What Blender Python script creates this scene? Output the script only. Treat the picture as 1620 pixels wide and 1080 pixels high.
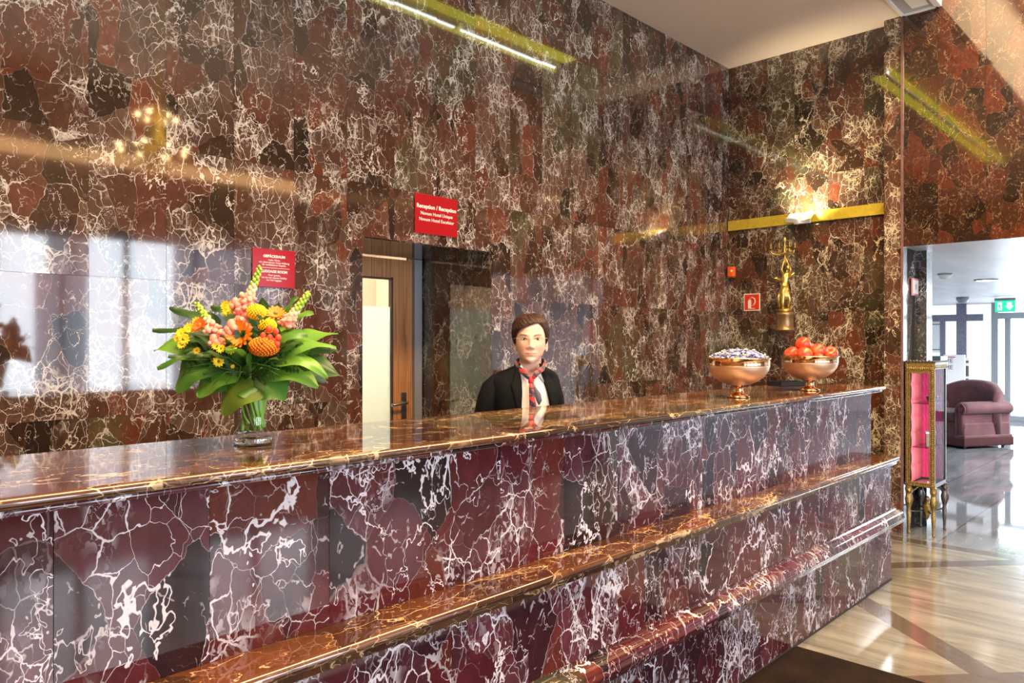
import bpy, math, random
from mathutils import Vector, Matrix, noise as mnoise
PI = math.pi
for o in list(bpy.data.objects): bpy.data.objects.remove(o)
SC = bpy.context.scene
COL = SC.collection
R = random.Random(7)

# ------------------------------------------------------------------ camera
YAW = math.atan2(1190, 1143)                      # forward = (sin YAW, cos YAW)
cam_d = bpy.data.cameras.new('camera'); cam = bpy.data.objects.new('camera', cam_d); COL.objects.link(cam)
cam_d.sensor_width = 36; cam_d.lens = 1190/1620*36; cam_d.clip_start = .05; cam_d.clip_end = 200
cam.location = (0, 0, 1.5); cam.rotation_euler = (PI/2, 0, -YAW)
SC.camera = cam

# ------------------------------------------------------------------ render look
SC.view_settings.view_transform = 'Standard'; SC.view_settings.look = 'None'
SC.view_settings.gamma = 1; SC.view_settings.use_curve_mapping = False
SC.view_settings.exposure = 0.3
cy = SC.cycles
cy.use_denoising = True
try: cy.denoiser = 'OPENIMAGEDENOISE'
except Exception: pass
cy.max_bounces = 10; cy.diffuse_bounces = 4; cy.glossy_bounces = 5; cy.transmission_bounces = 8
cy.transparent_max_bounces = 12; cy.sample_clamp_indirect = 6.0; cy.caustics_reflective = False; cy.caustics_refractive = False

# ------------------------------------------------------------------ world: overcast white daylight outside the windows
W = bpy.data.worlds.new('world'); SC.world = W; W.use_nodes = True
bg = W.node_tree.nodes['Background']; bg.inputs[0].default_value = (.80, .90, 1, 1); bg.inputs[1].default_value = 10.0

# ------------------------------------------------------------------ lights
def area(name, loc, rot, sx, sy, power, color, spread=180):
    l = bpy.data.lights.new(name, 'AREA'); l.shape = 'RECTANGLE'; l.size = sx; l.size_y = sy
    l.energy = power; l.color = color; l.spread = math.radians(spread)
    o = bpy.data.objects.new(name, l); COL.objects.link(o); o.location = loc; o.rotation_euler = rot
    return o
def portal(name, loc, rot, sx, sy):
    o = area(name, loc, rot, sx, sy, 1, (1, 1, 1)); o.data.cycles.is_portal = True; return o
# luminous warm ceiling band of the hall, just in front of the soffit (above the counter's front)
area('hall_ceiling_light', (2.4, .75, 4.86), (0, 0, 0), 7.4, 1.4, 660, (1.0, .68, .36))
# the hall's other ceiling panels
# added area lights under the lobby ceiling, out of view, to brighten the lobby
area('lobby_fill_light', (10.5, .2, 2.222), (0, 0, 0), 2.5, .6, 300, (.92, .96, 1))
area('lobby_fill_light', (14.0, .6, 2.222), (0, 0, 0), 2.5, .6, 300, (.92, .96, 1))
# daylight portals
for x, w in ((-1.2, 1.1), (3.11, 6.08)): portal('window_daylight', (x, -4.02, 1.7), (PI/2, 0, 0), w, 2.5)
portal('lobby_daylight', (16.86, 1.2, 1.1), (0, PI/2, 0), 2.2, 5.0)

# ================================================================== helpers
def tag(o, label=None, cat=None, group=None, kind=None):
    if label: o['label'] = label
    if cat: o['category'] = cat
    if group: o['group'] = group
    if kind: o['kind'] = kind
    return o
def empty(name, loc, rz=0, **k):
    o = bpy.data.objects.new(name, None); COL.objects.link(o); o.location = loc; o.rotation_euler = (0, 0, rz)
    o.empty_display_size = .05
    return tag(o, **k)
class MB:
    def __init__(s): s.v = []; s.f = []; s.m = []; s.sm = []; s.at = []
    def add(s, vs, fs, mi=0, smooth=False, M=None, at=None):
        b = len(s.v)
        s.v += [tuple(M @ Vector(p)) if M is not None else tuple(p) for p in vs]
        for f in fs:
            s.f.append(tuple(i+b for i in f)); s.m.append(mi); s.sm.append(smooth); s.at.append(at)
        return s
    def box(s, x0, x1, y0, y1, z0, z1, mi=0, M=None):
        vs = [(x, y, z) for z in (z0, z1) for y in (y0, y1) for x in (x0, x1)]
        return s.add(vs, [(0, 2, 3, 1), (4, 5, 7, 6), (0, 1, 5, 4), (2, 6, 7, 3), (0, 4, 6, 2), (1, 3, 7, 5)], mi, False, M)
    def loft(s, rings, mi=0, closed=True, caps=True, smooth=True, M=None):
        n = len(rings[0]); vs = [p for r in rings for p in r]; fs = []
        k = n if closed else n-1
        for i in range(len(rings)-1):
            for j in range(k):
                a = i*n+j; b = i*n+(j+1) % n
                fs.append((a, b, b+n, a+n))
        if caps and closed: fs.append(tuple(range(n))[::-1]); fs.append(tuple(range((len(rings)-1)*n, len(rings)*n)))
        return s.add(vs, fs, mi, smooth, M)
    def lathe(s, prof, seg=32, mi=0, smooth=True, M=None, sx=1, sy=1, fn=None, caps=True):
        rings = []
        for r, z in prof:
            rg = []
            for j in range(seg):
                t = 2*PI*j/seg; q = r*(fn(t, z) if fn else 1)
                rg.append((q*math.cos(t)*sx, q*math.sin(t)*sy, z))
            rings.append(rg)
        return s.loft(rings, mi, True, caps, smooth, M)
    def tube(s, pts, rad, seg=8, mi=0, smooth=True, M=None, flat=1.0):
        pts = [Vector(p) for p in pts]; n = len(pts)
        if not hasattr(rad, '__len__'): rad = [rad]*n
        rings = []; up = Vector((0, 0, 1)); prev = None
        for i, p in enumerate(pts):
            d = (pts[min(i+1, n-1)]-pts[max(i-1, 0)]).normalized()
            if prev is None:
                a = d.cross(up)
                if a.length < .05: a = d.cross(Vector((1, 0, 0)))
            else: a = prev - d*prev.dot(d)
            a.normalize(); prev = a; b = d.cross(a)
            rings.append([p + a*math.cos(2*PI*j/seg)*rad[i] + b*math.sin(2*PI*j/seg)*rad[i]*flat for j in range(seg)])
        return s.loft(rings, mi, True, True, smooth, M)
    def ball(s, c, r, mi=0, seg=12, ring=8, M=None, sc=(1, 1, 1), disp=None):
        rings = []
        for i in range(1, ring):
            a = PI*i/ring; rg = []
            for j in range(seg):
                t = 2*PI*j/seg; d = Vector((math.sin(a)*math.cos(t), math.sin(a)*math.sin(t), -math.cos(a)))
                q = r*(disp(d) if disp else 1)
                rg.append((c[0]+d.x*q*sc[0], c[1]+d.y*q*sc[1], c[2]+d.z*q*sc[2]))
            rings.append(rg)
        n = seg; vs = [p for r_ in rings for p in r_]; fs = []
        for i in range(len(rings)-1):
            for j in range(n):
                a = i*n+j; b = i*n+(j+1) % n; fs.append((a, b, b+n, a+n))
        q0 = r*(disp(Vector((0, 0, -1))) if disp else 1); q1 = r*(disp(Vector((0, 0, 1))) if disp else 1)
        vs += [(c[0], c[1], c[2]-q0*sc[2]), (c[0], c[1], c[2]+q1*sc[2])]; L = len(vs)
        for j in range(n):
            fs.append((L-2, (j+1) % n, j)); k = (len(rings)-1)*n; fs.append((L-1, k+j, k+(j+1) % n))
        return s.add(vs, fs, mi, True, M)
    def build(s, name, mats, parent=None, loc=None, bevel=0, subsurf=0, solid=0):
        me = bpy.data.meshes.new(name); me.from_pydata(s.v, [], s.f)
        if not isinstance(mats, (list, tuple)): mats = [mats]
        for m in mats: me.materials.append(m)
        me.polygons.foreach_set('material_index', s.m); me.polygons.foreach_set('use_smooth', s.sm)
        if any(a is not None for a in s.at):
            z3 = ((0, 0, 0), (.5, .5, .5))
            ao = me.attributes.new('slab_off', 'FLOAT_VECTOR', 'FACE'); ao.data.foreach_set('vector', [c for a in s.at for c in (a or z3)[0]])
            ac = me.attributes.new('slab_tone', 'FLOAT_COLOR', 'FACE'); ac.data.foreach_set('color', [c for a in s.at for c in (*(a or z3)[1], 1)])
        me.validate(); me.update()
        o = bpy.data.objects.new(name, me); COL.objects.link(o)
        if parent is not None: o.parent = parent
        if loc is not None: o.location = loc
        if bevel:
            b = o.modifiers.new('bevel', 'BEVEL'); b.width = bevel; b.segments = 2; b.limit_method = 'ANGLE'; b.angle_limit = .7
        if subsurf:
            b = o.modifiers.new('sub', 'SUBSURF'); b.levels = subsurf; b.render_levels = subsurf
        if solid:
            b = o.modifiers.new('solid', 'SOLIDIFY'); b.thickness = solid; b.offset = 0
        return o
def struct(o): o['kind'] = 'structure'; return o
def text(name, body, size, M, mat, parent=None, align='CENTER', bold=0.0, depth=.0006):
    c = bpy.data.curves.new(name, 'FONT'); c.body = body; c.size = size; c.align_x = align; c.align_y = 'CENTER'
    c.extrude = depth; c.offset = bold; c.space_character = 1.02
    tmp = bpy.data.objects.new('tmp', c); COL.objects.link(tmp)
    bpy.context.view_layer.update()
    dg = bpy.context.evaluated_depsgraph_get()
    me = bpy.data.meshes.new_from_object(tmp.evaluated_get(dg)); me.name = name
    bpy.data.objects.remove(tmp)
    me.transform(M); me.materials.clear(); me.materials.append(mat)
    for p in me.polygons: p.material_index = 0
    o = bpy.data.objects.new(name, me); COL.objects.link(o)
    if parent is not None: o.parent = parent
    return o

# ------------------------------------------------------------------ node helper
class NT:
    def __init__(s, name):
        s.mat = bpy.data.materials.new(name); s.mat.use_nodes = True; s.t = s.mat.node_tree
        s.b = s.t.nodes['Principled BSDF']; s.out = s.t.nodes['Material Output']
    def n(s, typ, **k):
        nd = s.t.nodes.new(typ)
        for a, b in k.items(): setattr(nd, a, b)
        return nd
    def l(s, a, b): s.t.links.new(a, b)
    def put(s, sock, v):
        if hasattr(v, 'is_output') or isinstance(v, bpy.types.NodeSocket): s.l(v, sock)
        else: sock.default_value = v
    def m(s, op, a, b=0.0, c=0.0, clamp=False):
        nd = s.n('ShaderNodeMath', operation=op, use_clamp=clamp)
        s.put(nd.inputs[0], a); s.put(nd.inputs[1], b)
        if op in ('MULTIPLY_ADD', 'SMOOTH_MIN', 'WRAP'): s.put(nd.inputs[2], c)
        return nd.outputs[0]
    def v(s, op, a, b=(0, 0, 0)):
        nd = s.n('ShaderNodeVectorMath', operation=op); s.put(nd.inputs[0], a)
        if op == 'SCALE': s.put(nd.inputs[3], b)
        else: s.put(nd.inputs[1], b)
        return nd.outputs[1] if op in ('DOT_PRODUCT', 'LENGTH') else nd.outputs[0]
    def step(s, x, a, b, lo=0.0, hi=1.0):
        nd = s.n('ShaderNodeMapRange', interpolation_type='SMOOTHSTEP')
        s.put(nd.inputs[0], x); s.put(nd.inputs[1], a); s.put(nd.inputs[2], b); s.put(nd.inputs[3], lo); s.put(nd.inputs[4], hi)
        return nd.outputs[0]
    def noise(s, vec, scale, detail=2, rough=.5, color=False, dist=0):
        nd = s.n('ShaderNodeTexNoise'); s.put(nd.inputs['Vector'], vec); nd.inputs['Scale'].default_value = scale
        nd.inputs['Detail'].default_value = detail; nd.inputs['Roughness'].default_value = rough; nd.inputs['Distortion'].default_value = dist
        return nd.outputs[1] if color else nd.outputs[0]
    def vor(s, vec, scale, feature='F1', out=0, rnd=1.0):
        nd = s.n('ShaderNodeTexVoronoi', feature=feature); s.put(nd.inputs['Vector'], vec); nd.inputs['Scale'].default_value = scale
        nd.inputs['Randomness'].default_value = rnd
        return nd.outputs[out]
    def mix(s, f, a, b, blend='MIX'):
        nd = s.n('ShaderNodeMix', data_type='RGBA', blend_type=blend)
        s.put(nd.inputs[0], f); s.put(nd.inputs[6], (*a, 1) if isinstance(a, tuple) else a); s.put(nd.inputs[7], (*b, 1) if isinstance(b, tuple) else b)
        return nd.outputs[2]
    def ramp(s, f, stops, interp='LINEAR'):
        nd = s.n('ShaderNodeValToRGB'); s.put(nd.inputs[0], f); cr = nd.color_ramp; cr.interpolation = interp
        while len(cr.elements) < len(stops): cr.elements.new(.5)
        for e, (p, c) in zip(cr.elements, stops): e.position = p; e.color = (*c, 1)
        return nd.outputs[0]
    def pos(s): return s.n('ShaderNodeTexCoord').outputs['Object']
    def bump(s, h, strength=.3, dist=.01):
        nd = s.n('ShaderNodeBump'); nd.inputs['Strength'].default_value = strength; nd.inputs['Distance'].default_value = dist
        s.l(h, nd.inputs['Height']); s.l(nd.outputs[0], s.b.inputs['Normal'])
    def set(s, **k):
        for a, b in k.items():
            s.put(s.b.inputs[a.replace('_', ' ')], (*b, 1) if isinstance(b, tuple) and len(b) == 3 else b)
        return s.mat

def simple(name, col, rough=.5, metal=0.0, var=.0, vscale=30, spec=None, **k):
    t = NT(name); p = t.pos(); n = t.noise(p, vscale, 3)
    c0 = tuple(x*(1-var) for x in col); c1 = tuple(min(1, x*(1+var)) for x in col)
    t.set(Base_Color=t.mix(n, c0, c1), Roughness=rough, Metallic=metal, **k)
    if spec is not None: t.b.inputs['Specular IOR Level'].default_value = spec
    return t.mat
def glass(name, tint=(1, 1, 1), refl=.08, rough=.0):
    # thin pane: mostly clear with a mirror share by angle
    t = NT(name); tr = t.n('ShaderNodeBsdfTransparent'); tr.inputs[0].default_value = (*tint, 1)
    gl = t.n('ShaderNodeBsdfGlossy'); gl.inputs['Roughness'].default_value = rough
    fr = t.n('ShaderNodeLayerWeight'); mx = t.n('ShaderNodeMixShader')
    t.l(t.m('MULTIPLY_ADD', t.m('POWER', fr.outputs['Facing'], 4.0), refl*9, refl, clamp=True), mx.inputs[0]); t.l(tr.outputs[0], mx.inputs[1]); t.l(gl.outputs[0], mx.inputs[2])
    t.l(mx.outputs[0], t.out.inputs[0]); return t.mat
def emit(name, col, strength):
    t = NT(name); t.set(Base_Color=(.0, .0, .0), Roughness=.5); t.b.inputs['Emission Color'].default_value = (*col, 1)
    t.b.inputs['Emission Strength'].default_value = strength; return t.mat

# ------------------------------------------------------------------ marble
def marble(name, cols, vein=(.72, .66, .62), dens=1.0, big=1.0, ior=1.75, rough=.045, tone=(1, 1, 1), stretch=(1, 1, .72), scale=1.0, vmix=1.0, crack=1.0):
    t = NT(name); P = t.pos()
    off = t.n('ShaderNodeAttribute', attribute_name='slab_off').outputs['Vector']
    toneA = t.n('ShaderNodeAttribute', attribute_name='slab_tone')
    sep = t.n('ShaderNodeSeparateColor'); t.l(toneA.outputs['Color'], sep.inputs[0]); tr, tg, tb = sep.outputs[0], sep.outputs[1], sep.outputs[2]
    p = t.v('MULTIPLY', t.v('ADD', P, off), tuple(x*scale for x in stretch))
    n1 = t.noise(p, 4.5, 4, .62, True); p1 = t.v('ADD', p, t.v('SCALE', t.v('SUBTRACT', n1, (.5, .5, .5)), .11))
    n2 = t.noise(p, 30, 3, .65, True); p2 = t.v('ADD', p1, t.v('SCALE', t.v('SUBTRACT', n2, (.5, .5, .5)), .017))
    A = t.vor(p2, 7.0, 'DISTANCE_TO_EDGE'); cell = t.vor(p2, 7.0, 'F1', 1)
    cs = t.n('ShaderNodeSeparateColor'); t.l(cell, cs.inputs[0]); c1, c2, c3 = cs.outputs
    B = t.vor(p2, 19.0, 'DISTANCE_TO_EDGE'); cellB = t.vor(p2, 19.0, 'F1', 1)
    C = t.vor(p2, 52.0, 'DISTANCE_TO_EDGE')
    m1 = t.noise(p, 3.1, 4, .6); m2 = t.noise(t.v('ADD', p, (9, 4, 2)), 6.5, 3, .6); m3 = t.noise(t.v('ADD', p, (3, 14, 7)), 40, 2, .6)
    matrix = t.step(t.m('ADD', t.m('MULTIPLY', c1, .55), t.m('ADD', t.m('MULTIPLY', m1, .9), t.m('MULTIPLY', t.m('SUBTRACT', tg, .5), .22))), .72/dens**.5, .86/dens**.5)
    # widths
    wA = t.m('MULTIPLY', t.step(m2, .42, .84, .003, .042), .9*big)
    vA = t.m('SUBTRACT', 1, t.step(A, t.m('MULTIPLY', wA, .45), wA)); vA = t.m('MULTIPLY', vA, t.step(m1, .42, .60, .12, 1.0))
    wB = t.step(t.m('ADD', m2, t.m('MULTIPLY', m3, .35)), .50, 1.05, .008, .085)
    vB = t.m('SUBTRACT', 1, t.step(B, t.m('MULTIPLY', wB, .4), wB)); vB = t.m('MULTIPLY', vB, t.m('MAXIMUM', matrix, t.m('MULTIPLY', t.step(m3, .52, .60), .45)))
    wC = t.step(m3, .44, .80, .0, .20)
    vC = t.m('MULTIPLY', t.m('SUBTRACT', 1, t.step(C, t.m('MULTIPLY', wC, .5), wC)), t.m('MULTIPLY', matrix, t.step(m2, .46, .62)))
    lr = t.m('ABSOLUTE', t.m('SUBTRACT', t.noise(p1, 2.1, 6, .62), .5)); wE = t.m('MULTIPLY', t.step(t.noise(p, 5.0, 3), .45, .75, .0008, .008), crack)
    vE = t.m('SUBTRACT', 1, t.step(lr, t.m('MULTIPLY', wE, .5), wE))
    lr2 = t.m('ABSOLUTE', t.m('SUBTRACT', t.noise(t.v('ADD', p1, (5, 5, 5)), 4.4, 5, .6), .5)); vF = t.m('MULTIPLY', t.m('SUBTRACT', 1, t.step(lr2, .0012, .004)), .7)
    V = t.m('MAXIMUM', t.m('MAXIMUM', vA, vB), t.m('MAXIMUM', t.m('MULTIPLY', vC, .55), t.m('MAXIMUM', vE, t.m('MULTIPLY', vF, t.step(m2, .40, .52)))))
    V = t.m('MULTIPLY', V, vmix, clamp=True)
    base = t.ramp(c2, [(0, cols[0]), (.24, cols[1]), (.46, cols[2]), (.68, cols[3]), (.90, cols[4])], 'CONSTANT')
    bb = t.n('ShaderNodeSeparateColor'); t.l(cellB, bb.inputs[0])
    mcol = t.mix(bb.outputs[0], cols[5], cols[6])
    base = t.mix(t.m('MULTIPLY', matrix, .75), base, mcol)
    base = t.mix(1.0, base, t.ramp(t.noise(p, 22, 5, .7), [(.25, (.62, .62, .62)), (.75, (1.3, 1.3, 1.3))]), 'MULTIPLY')
    green = t.step(t.m('ADD', t.noise(p, 1.7, 3), t.m('MULTIPLY', t.m('SUBTRACT', tb, .5), .28)), .60, .70)
    base = t.mix(t.m('MULTIPLY', green, .7), base, t.mix(bb.outputs[1], (.045, .040, .018), (.085, .080, .045)))
    bright = t.m('MULTIPLY_ADD', t.m('SUBTRACT', tr, .5), .55, 1.0)
    base = t.mix(1.0, base, t.v('SCALE', tone, bright), 'MULTIPLY')
    col = t.mix(V, base, t.mix(m3, vein, tuple(x*.8 for x in vein)))
    t.set(Base_Color=col, Roughness=t.m('MULTIPLY_ADD', m3, .03, rough-.01), IOR=ior)
    return t.mat
RED = [(.092, .038, .024), (.054, .026, .017), (.112, .038, .024), (.150, .044, .024), (.038, .022, .015), (.135, .078, .058), (.100, .050, .034)]
MAR = [(.070, .016, .021), (.040, .014, .018), (.088, .018, .022), (.105, .026, .020), (.024, .014, .017), (.110, .042, .052), (.070, .022, .028)]
BRN = [(.080, .030, .016), (.050, .020, .012), (.095, .034, .016), (.120, .040, .018), (.034, .018, .012), (.105, .052, .026), (.080, .038, .020)]
M_WALL = marble('red_marble_wall', [(q[0]*.80, q[1]*.86, q[2]*.92) for q in RED], dens=1.08, vmix=.82)
M_END = marble('brown_marble_wall', [tuple(c*f for c, f in zip(q, (.78, .80, .72))) for q in RED], vein=(.66, .58, .44), dens=1.0, crack=1.3)
M_FRONT = marble('maroon_marble_counter', [(q[0]*.92, q[1]*.74, q[2]*.80) for q in MAR], vein=(.74, .68, .74), dens=.95, scale=.8, crack=1.7, big=1.25, ior=1.62)
M_TOP = marble('brown_marble_top', BRN, vein=(.62, .43, .24), dens=.85, stretch=(.55, 1, 1), crack=1.2, rough=.04)  # golden vein tint carries the warm light on the top in its colour
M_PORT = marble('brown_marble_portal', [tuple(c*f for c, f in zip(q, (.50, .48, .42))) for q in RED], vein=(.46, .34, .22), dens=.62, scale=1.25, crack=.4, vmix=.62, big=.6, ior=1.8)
M_GREY = marble('grey_marble_reveal', [tuple(.55*(c[0]*.5+c[1]+.02) for _ in range(3)) for c in RED], vein=(.6, .62, .68), dens=.8, rough=.09)
M_GREY.node_tree.nodes['Principled BSDF'].inputs['IOR'].default_value = 1.6
M_GROUT = simple('dark_grout', (.02, .013, .01), .8)
def slab_wall(mb, O, u, v, n, us, vs, holes=(), tilt=.0022, gap=.0012, th=.008, tones=None, rnd=R, jitter=0):
    O = Vector(O); u = Vector(u); v = Vector(v); n = Vector(n)
    for i in range(len(us)-1):
        for j in range(len(vs)-1):
            at = ((rnd.uniform(-20, 20), rnd.uniform(-20, 20), rnd.uniform(-20, 20)), tones(i, j) if tones else (rnd.uniform(.2, .8), rnd.uniform(.1, .9), rnd.uniform(.0, 1)))
            rects = [(us[i]+gap/2, us[i+1]-gap/2, vs[j]+gap/2, vs[j+1]-gap/2)]
            for (a, b, c, d) in holes:
                new = []
                for (p, q, r, s_) in rects:
                    if q <= a or p >= b or s_ <= c or r >= d: new.append((p, q, r, s_)); continue
                    if p < a: new.append((p, a, r, s_))
                    if q > b: new.append((b, q, r, s_))
                    if r < c: new.append((max(p, a), min(q, b), r, c))
                    if s_ > d: new.append((max(p, a), min(q, b), d, s_))
                rects = new
            uc = (us[i]+us[i+1])/2; vc = (vs[j]+vs[j+1])/2; ta = rnd.gauss(0, tilt); tb = rnd.gauss(0, tilt*.7)
            for (p, q, r, s_) in rects:
                fr = [O+u*a+v*b+n*((a-uc)*ta+(b-vc)*tb) for a, b in ((p, r), (q, r), (q, s_), (p, s_))]
                bk = [O+u*a+v*b-n*th for a, b in ((p, r), (q, r), (q, s_), (p, s_))]
                fc = [(0, 1, 2, 3), (4, 5, 1, 0), (5, 6, 2, 1), (6, 7, 3, 2), (7, 4, 0, 3)]
                if u.cross(v).dot(n) < 0: fc = [f[::-1] for f in fc]
                mb.add(fr+bk, fc, 0, False, None, at)
def edges(a, b, w, phase):
    k = math.ceil((a-phase)/w+1e-6); e = [a]
    while phase+k*w < b-1e-6: e.append(phase+k*w); k += 1
    return e+[b]

# ================================================================== SETTING
WY, EX, PX = 3.41, 6.48, 6.365      # back wall, end wall, portal wall planes
CZ = 4.05
# back wall of vertical marble slabs
mb = MB()
rows = [0, .60, 1.185, 1.77, 2.36, 3.52, CZ]
slab_wall(mb, (0, WY, 0), (1, 0, 0), (0, 0, 1), (0, -1, 0), edges(-3.0, EX, .3133, 1.028), rows, holes=[(2.38, 3.37, 0, 2.07)])
for (a, b, c, d) in ((-3, 2.38, 0, CZ), (3.38, EX+.2, 0, CZ), (2.38, 3.37, 2.07, CZ)):
    mb.box(a, b, WY+.005, WY+.10, c, d, 1)
struct(mb.build('wall_back', [M_WALL, M_GROUT]))
# door recess: marble cheek on the right, soffit, left cheek
mb = MB()
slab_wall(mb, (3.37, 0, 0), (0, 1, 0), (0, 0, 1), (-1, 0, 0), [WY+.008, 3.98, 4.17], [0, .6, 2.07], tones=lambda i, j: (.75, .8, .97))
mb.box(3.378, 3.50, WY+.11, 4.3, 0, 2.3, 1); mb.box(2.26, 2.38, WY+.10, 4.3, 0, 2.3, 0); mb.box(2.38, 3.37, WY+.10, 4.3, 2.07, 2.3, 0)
mb.box(2.38, 3.37, WY+.006, WY+.10, 2.065, 2.0701, 0)
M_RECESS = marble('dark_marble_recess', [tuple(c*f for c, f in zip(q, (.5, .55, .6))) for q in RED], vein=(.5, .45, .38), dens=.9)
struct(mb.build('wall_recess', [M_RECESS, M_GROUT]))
# end wall
mb = MB()
slab_wall(mb, (EX, 0, 0), (0, 1, 0), (0, 0, 1), (-1, 0, 0), [2.0, 2.20, 2.495, 2.785, 3.04, WY], [0, .6, 1.19, 1.75, 2.93, CZ],
          tones=lambda i, j: (R.uniform(.25, .6) if i != 0 else .15, R.uniform(.4, .9), R.uniform(.45, 1.0)))
mb.box(EX+.006, EX+.2, 1.875, WY+.1, 0, 4.9, 1)
struct(mb.build('wall_end', [M_END, M_GROUT]))
# pilaster
mb = MB()
slab_wall(mb, (PX, 0, 0), (0, 1, 0), (0, 0, 1), (-1, 0, 0), [1.88, 2.01], [0, 1.24, 1.75, 2.93, CZ], tones=lambda i, j: (.7, .6, .3))
slab_wall(mb, (PX, 2.01, 0), (1, 0, 0), (0, 0, 1), (0, 1, 0), [0, EX-PX], [0, 1.24, 2.93, CZ], tones=lambda i, j: (.5, .6, .3))
mb.box(PX+.006, EX+.006, 1.88, 2.004, 0, CZ+.4, 1)
struct(mb.build('wall_pilaster', [M_END, M_GROUT]))
# portal wall with the wide opening into the lobby
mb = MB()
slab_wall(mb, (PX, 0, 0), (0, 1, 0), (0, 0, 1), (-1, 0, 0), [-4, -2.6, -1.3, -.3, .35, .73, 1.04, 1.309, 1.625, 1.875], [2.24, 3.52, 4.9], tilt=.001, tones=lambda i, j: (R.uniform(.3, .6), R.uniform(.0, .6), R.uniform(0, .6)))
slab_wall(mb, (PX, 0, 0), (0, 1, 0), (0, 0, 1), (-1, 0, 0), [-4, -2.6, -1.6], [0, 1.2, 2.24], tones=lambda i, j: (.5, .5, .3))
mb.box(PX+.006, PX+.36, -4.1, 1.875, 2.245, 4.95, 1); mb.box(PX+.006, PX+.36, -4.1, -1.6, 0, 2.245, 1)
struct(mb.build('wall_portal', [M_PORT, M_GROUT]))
# grey marble reveal of the portal and the jamb behind
mb = MB()
slab_wall(mb, (PX, 1.875, 0), (1, 0, 0), (0, 0, 1), (0, -1, 0), [.008, .365], [0, 1.1, 1.9, 2.24], tones=lambda i, j: (.6, .7, 0), tilt=.004)
slab_wall(mb, (6.73, 0, 0), (0, 1, 0), (0, 0, 1), (-1, 0, 0), [1.80, 1.875], [0, 1.1, 1.9, 2.24], tones=lambda i, j: (.4, .5, 0))
mb.box(PX+.01, 6.75, 1.881, 1.95, 0, 2.24, 1); mb.box(6.735, 6.90, 1.805, 1.95, 0, 2.24, 0)
struct(mb.build('wall_reveal', [M_GREY, M_GROUT]))
M_STEEL = simple('brushed_steel', (.55, .56, .60), .25, 1.0, .1)
M_ALU = simple('grey_aluminium', (.27, .29, .31), .4, .0, .05)
mb = MB(); mb.box(PX-.012, PX, 1.866, 1.884, 0, CZ, 0); struct(mb.build('trim_1', simple('marble_corner_strip', (.16, .09, .09), .15, 0, .5, 14)))
# ceilings
M_CEIL = simple('beige_ceiling_paint', (.82, .70, .58), .75, 0, .02, 3)
M_WHITE = simple('white_paint', (.78, .77, .75), .6, 0, .02, 5)
mb = MB(); mb.box(-3.0, EX+.2, 1.875, WY+.1, CZ, CZ+.1); struct(mb.build('ceiling', M_CEIL))
mb = MB(); mb.box(-3, PX, 1.855, 1.880, CZ-.012, CZ+.02); mb.box(-3, PX, 1.625, 1.640, CZ-.012, CZ+.02); mb.box(PX-.02, PX, 1.625, 1.87, CZ-.012, CZ+.02)
struct(mb.build('trim_2', M_WHITE))
mb = MB(); mb.box(-3, PX-.02, 1.64, 1.855, CZ+.0, CZ+.1, 0); mb.box(-3, PX-.09, 1.665, 1.78, CZ-.004, CZ+.02, 1); mb.box(-3, PX, 1.60, 1.625, CZ-.01, 4.9, 1)
struct(mb.build('ceiling_soffit', [simple('grey_paint', (.36, .37, .39), .6), M_WHITE]))
mb = MB(); mb.box(-3, PX+.3, -4.1, 1.62, 4.9, 5.0); struct(mb.build('ceiling_hall', simple('warm_ceiling_paint', (.75, .62, .46), .8)))
# hall behind the camera: window wall, left wall
M_HALL = simple('hall_wall_brown', (.22, .13, .085), .35, 0, .25, 2)
WIN = [(-1.75, -.65), (.07, 6.15)]
mb = MB(); xs = -3
for a, b in WIN: mb.box(xs, a, -4.1, -4.0, 0, 5.0); mb.box(a, b, -4.1, -4.0, 0, .45); mb.box(a, b, -4.1, -4.0, 2.95, 5.0); xs = b
mb.box(xs, PX+.3, -4.1, -4.0, 0, 5.0); struct(mb.build('wall_front', M_HALL))
mb = MB(); mb.box(-3.1, -3.0, -4.1, WY+.1, 0, 5.0); struct(mb.build('wall_left', M_HALL))
M_WFRAME = simple('dark_window_frame', (.10, .09, .09), .4)
M_CURT = NT('sheer_curtain'); pp = M_CURT.pos()
tl = M_CURT.n('ShaderNodeBsdfTranslucent'); tl.inputs[0].default_value = (.16, .172, .21, 1); tp = M_CURT.n('ShaderNodeBsdfTransparent'); mx = M_CURT.n('ShaderNodeMixShader')
mx.inputs[0].default_value = .90; M_CURT.l(tp.outputs[0], mx.inputs[1]); M_CURT.l(tl.outputs[0], mx.inputs[2]); M_CURT.l(mx.outputs[0], M_CURT.out.inputs[0])
for k, (a, b) in enumerate(WIN):
    mb = MB(); m = (a+b)/2
    for (p, q, r, s_) in ((a, a+.06, .45, 2.95), (b-.06, b, .45, 2.95), *[(q-.035, q+.035, .45, 2.95) for q in ((m,) if k == 0 else (1.2, 2.14, 3.0, 3.80, 4.7, 5.4))], (a, b, .45, .52), (a, b, 2.88, 2.95)):
        mb.box(p, q, -4.08, -4.03, r, s_)
    w = struct(mb.build('window_%d' % (k+1), M_WFRAME))
for c0, c1, lab in ((-1.80, -1.30, 'in the leftmost bay'), (1.17, 1.62, 'in the second bay'), (2.66, 3.26, 'between the two bright panes'), (4.34, 6.2, 'drawn wide across the right bays')):
    n = int((c1-c0)*90); mb = MB(); mb.loft([[(c0+(c1-c0)*i/n, -3.93+.02*math.sin(i*.75), z) for i in range(n+1)] for z in (.3, 3.1)], closed=False, caps=False)
    tag(mb.build('curtain', M_CURT.mat), 'sheer white curtain of the hall windows '+lab, 'curtain', 'sheer curtains of the hall windows')
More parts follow.
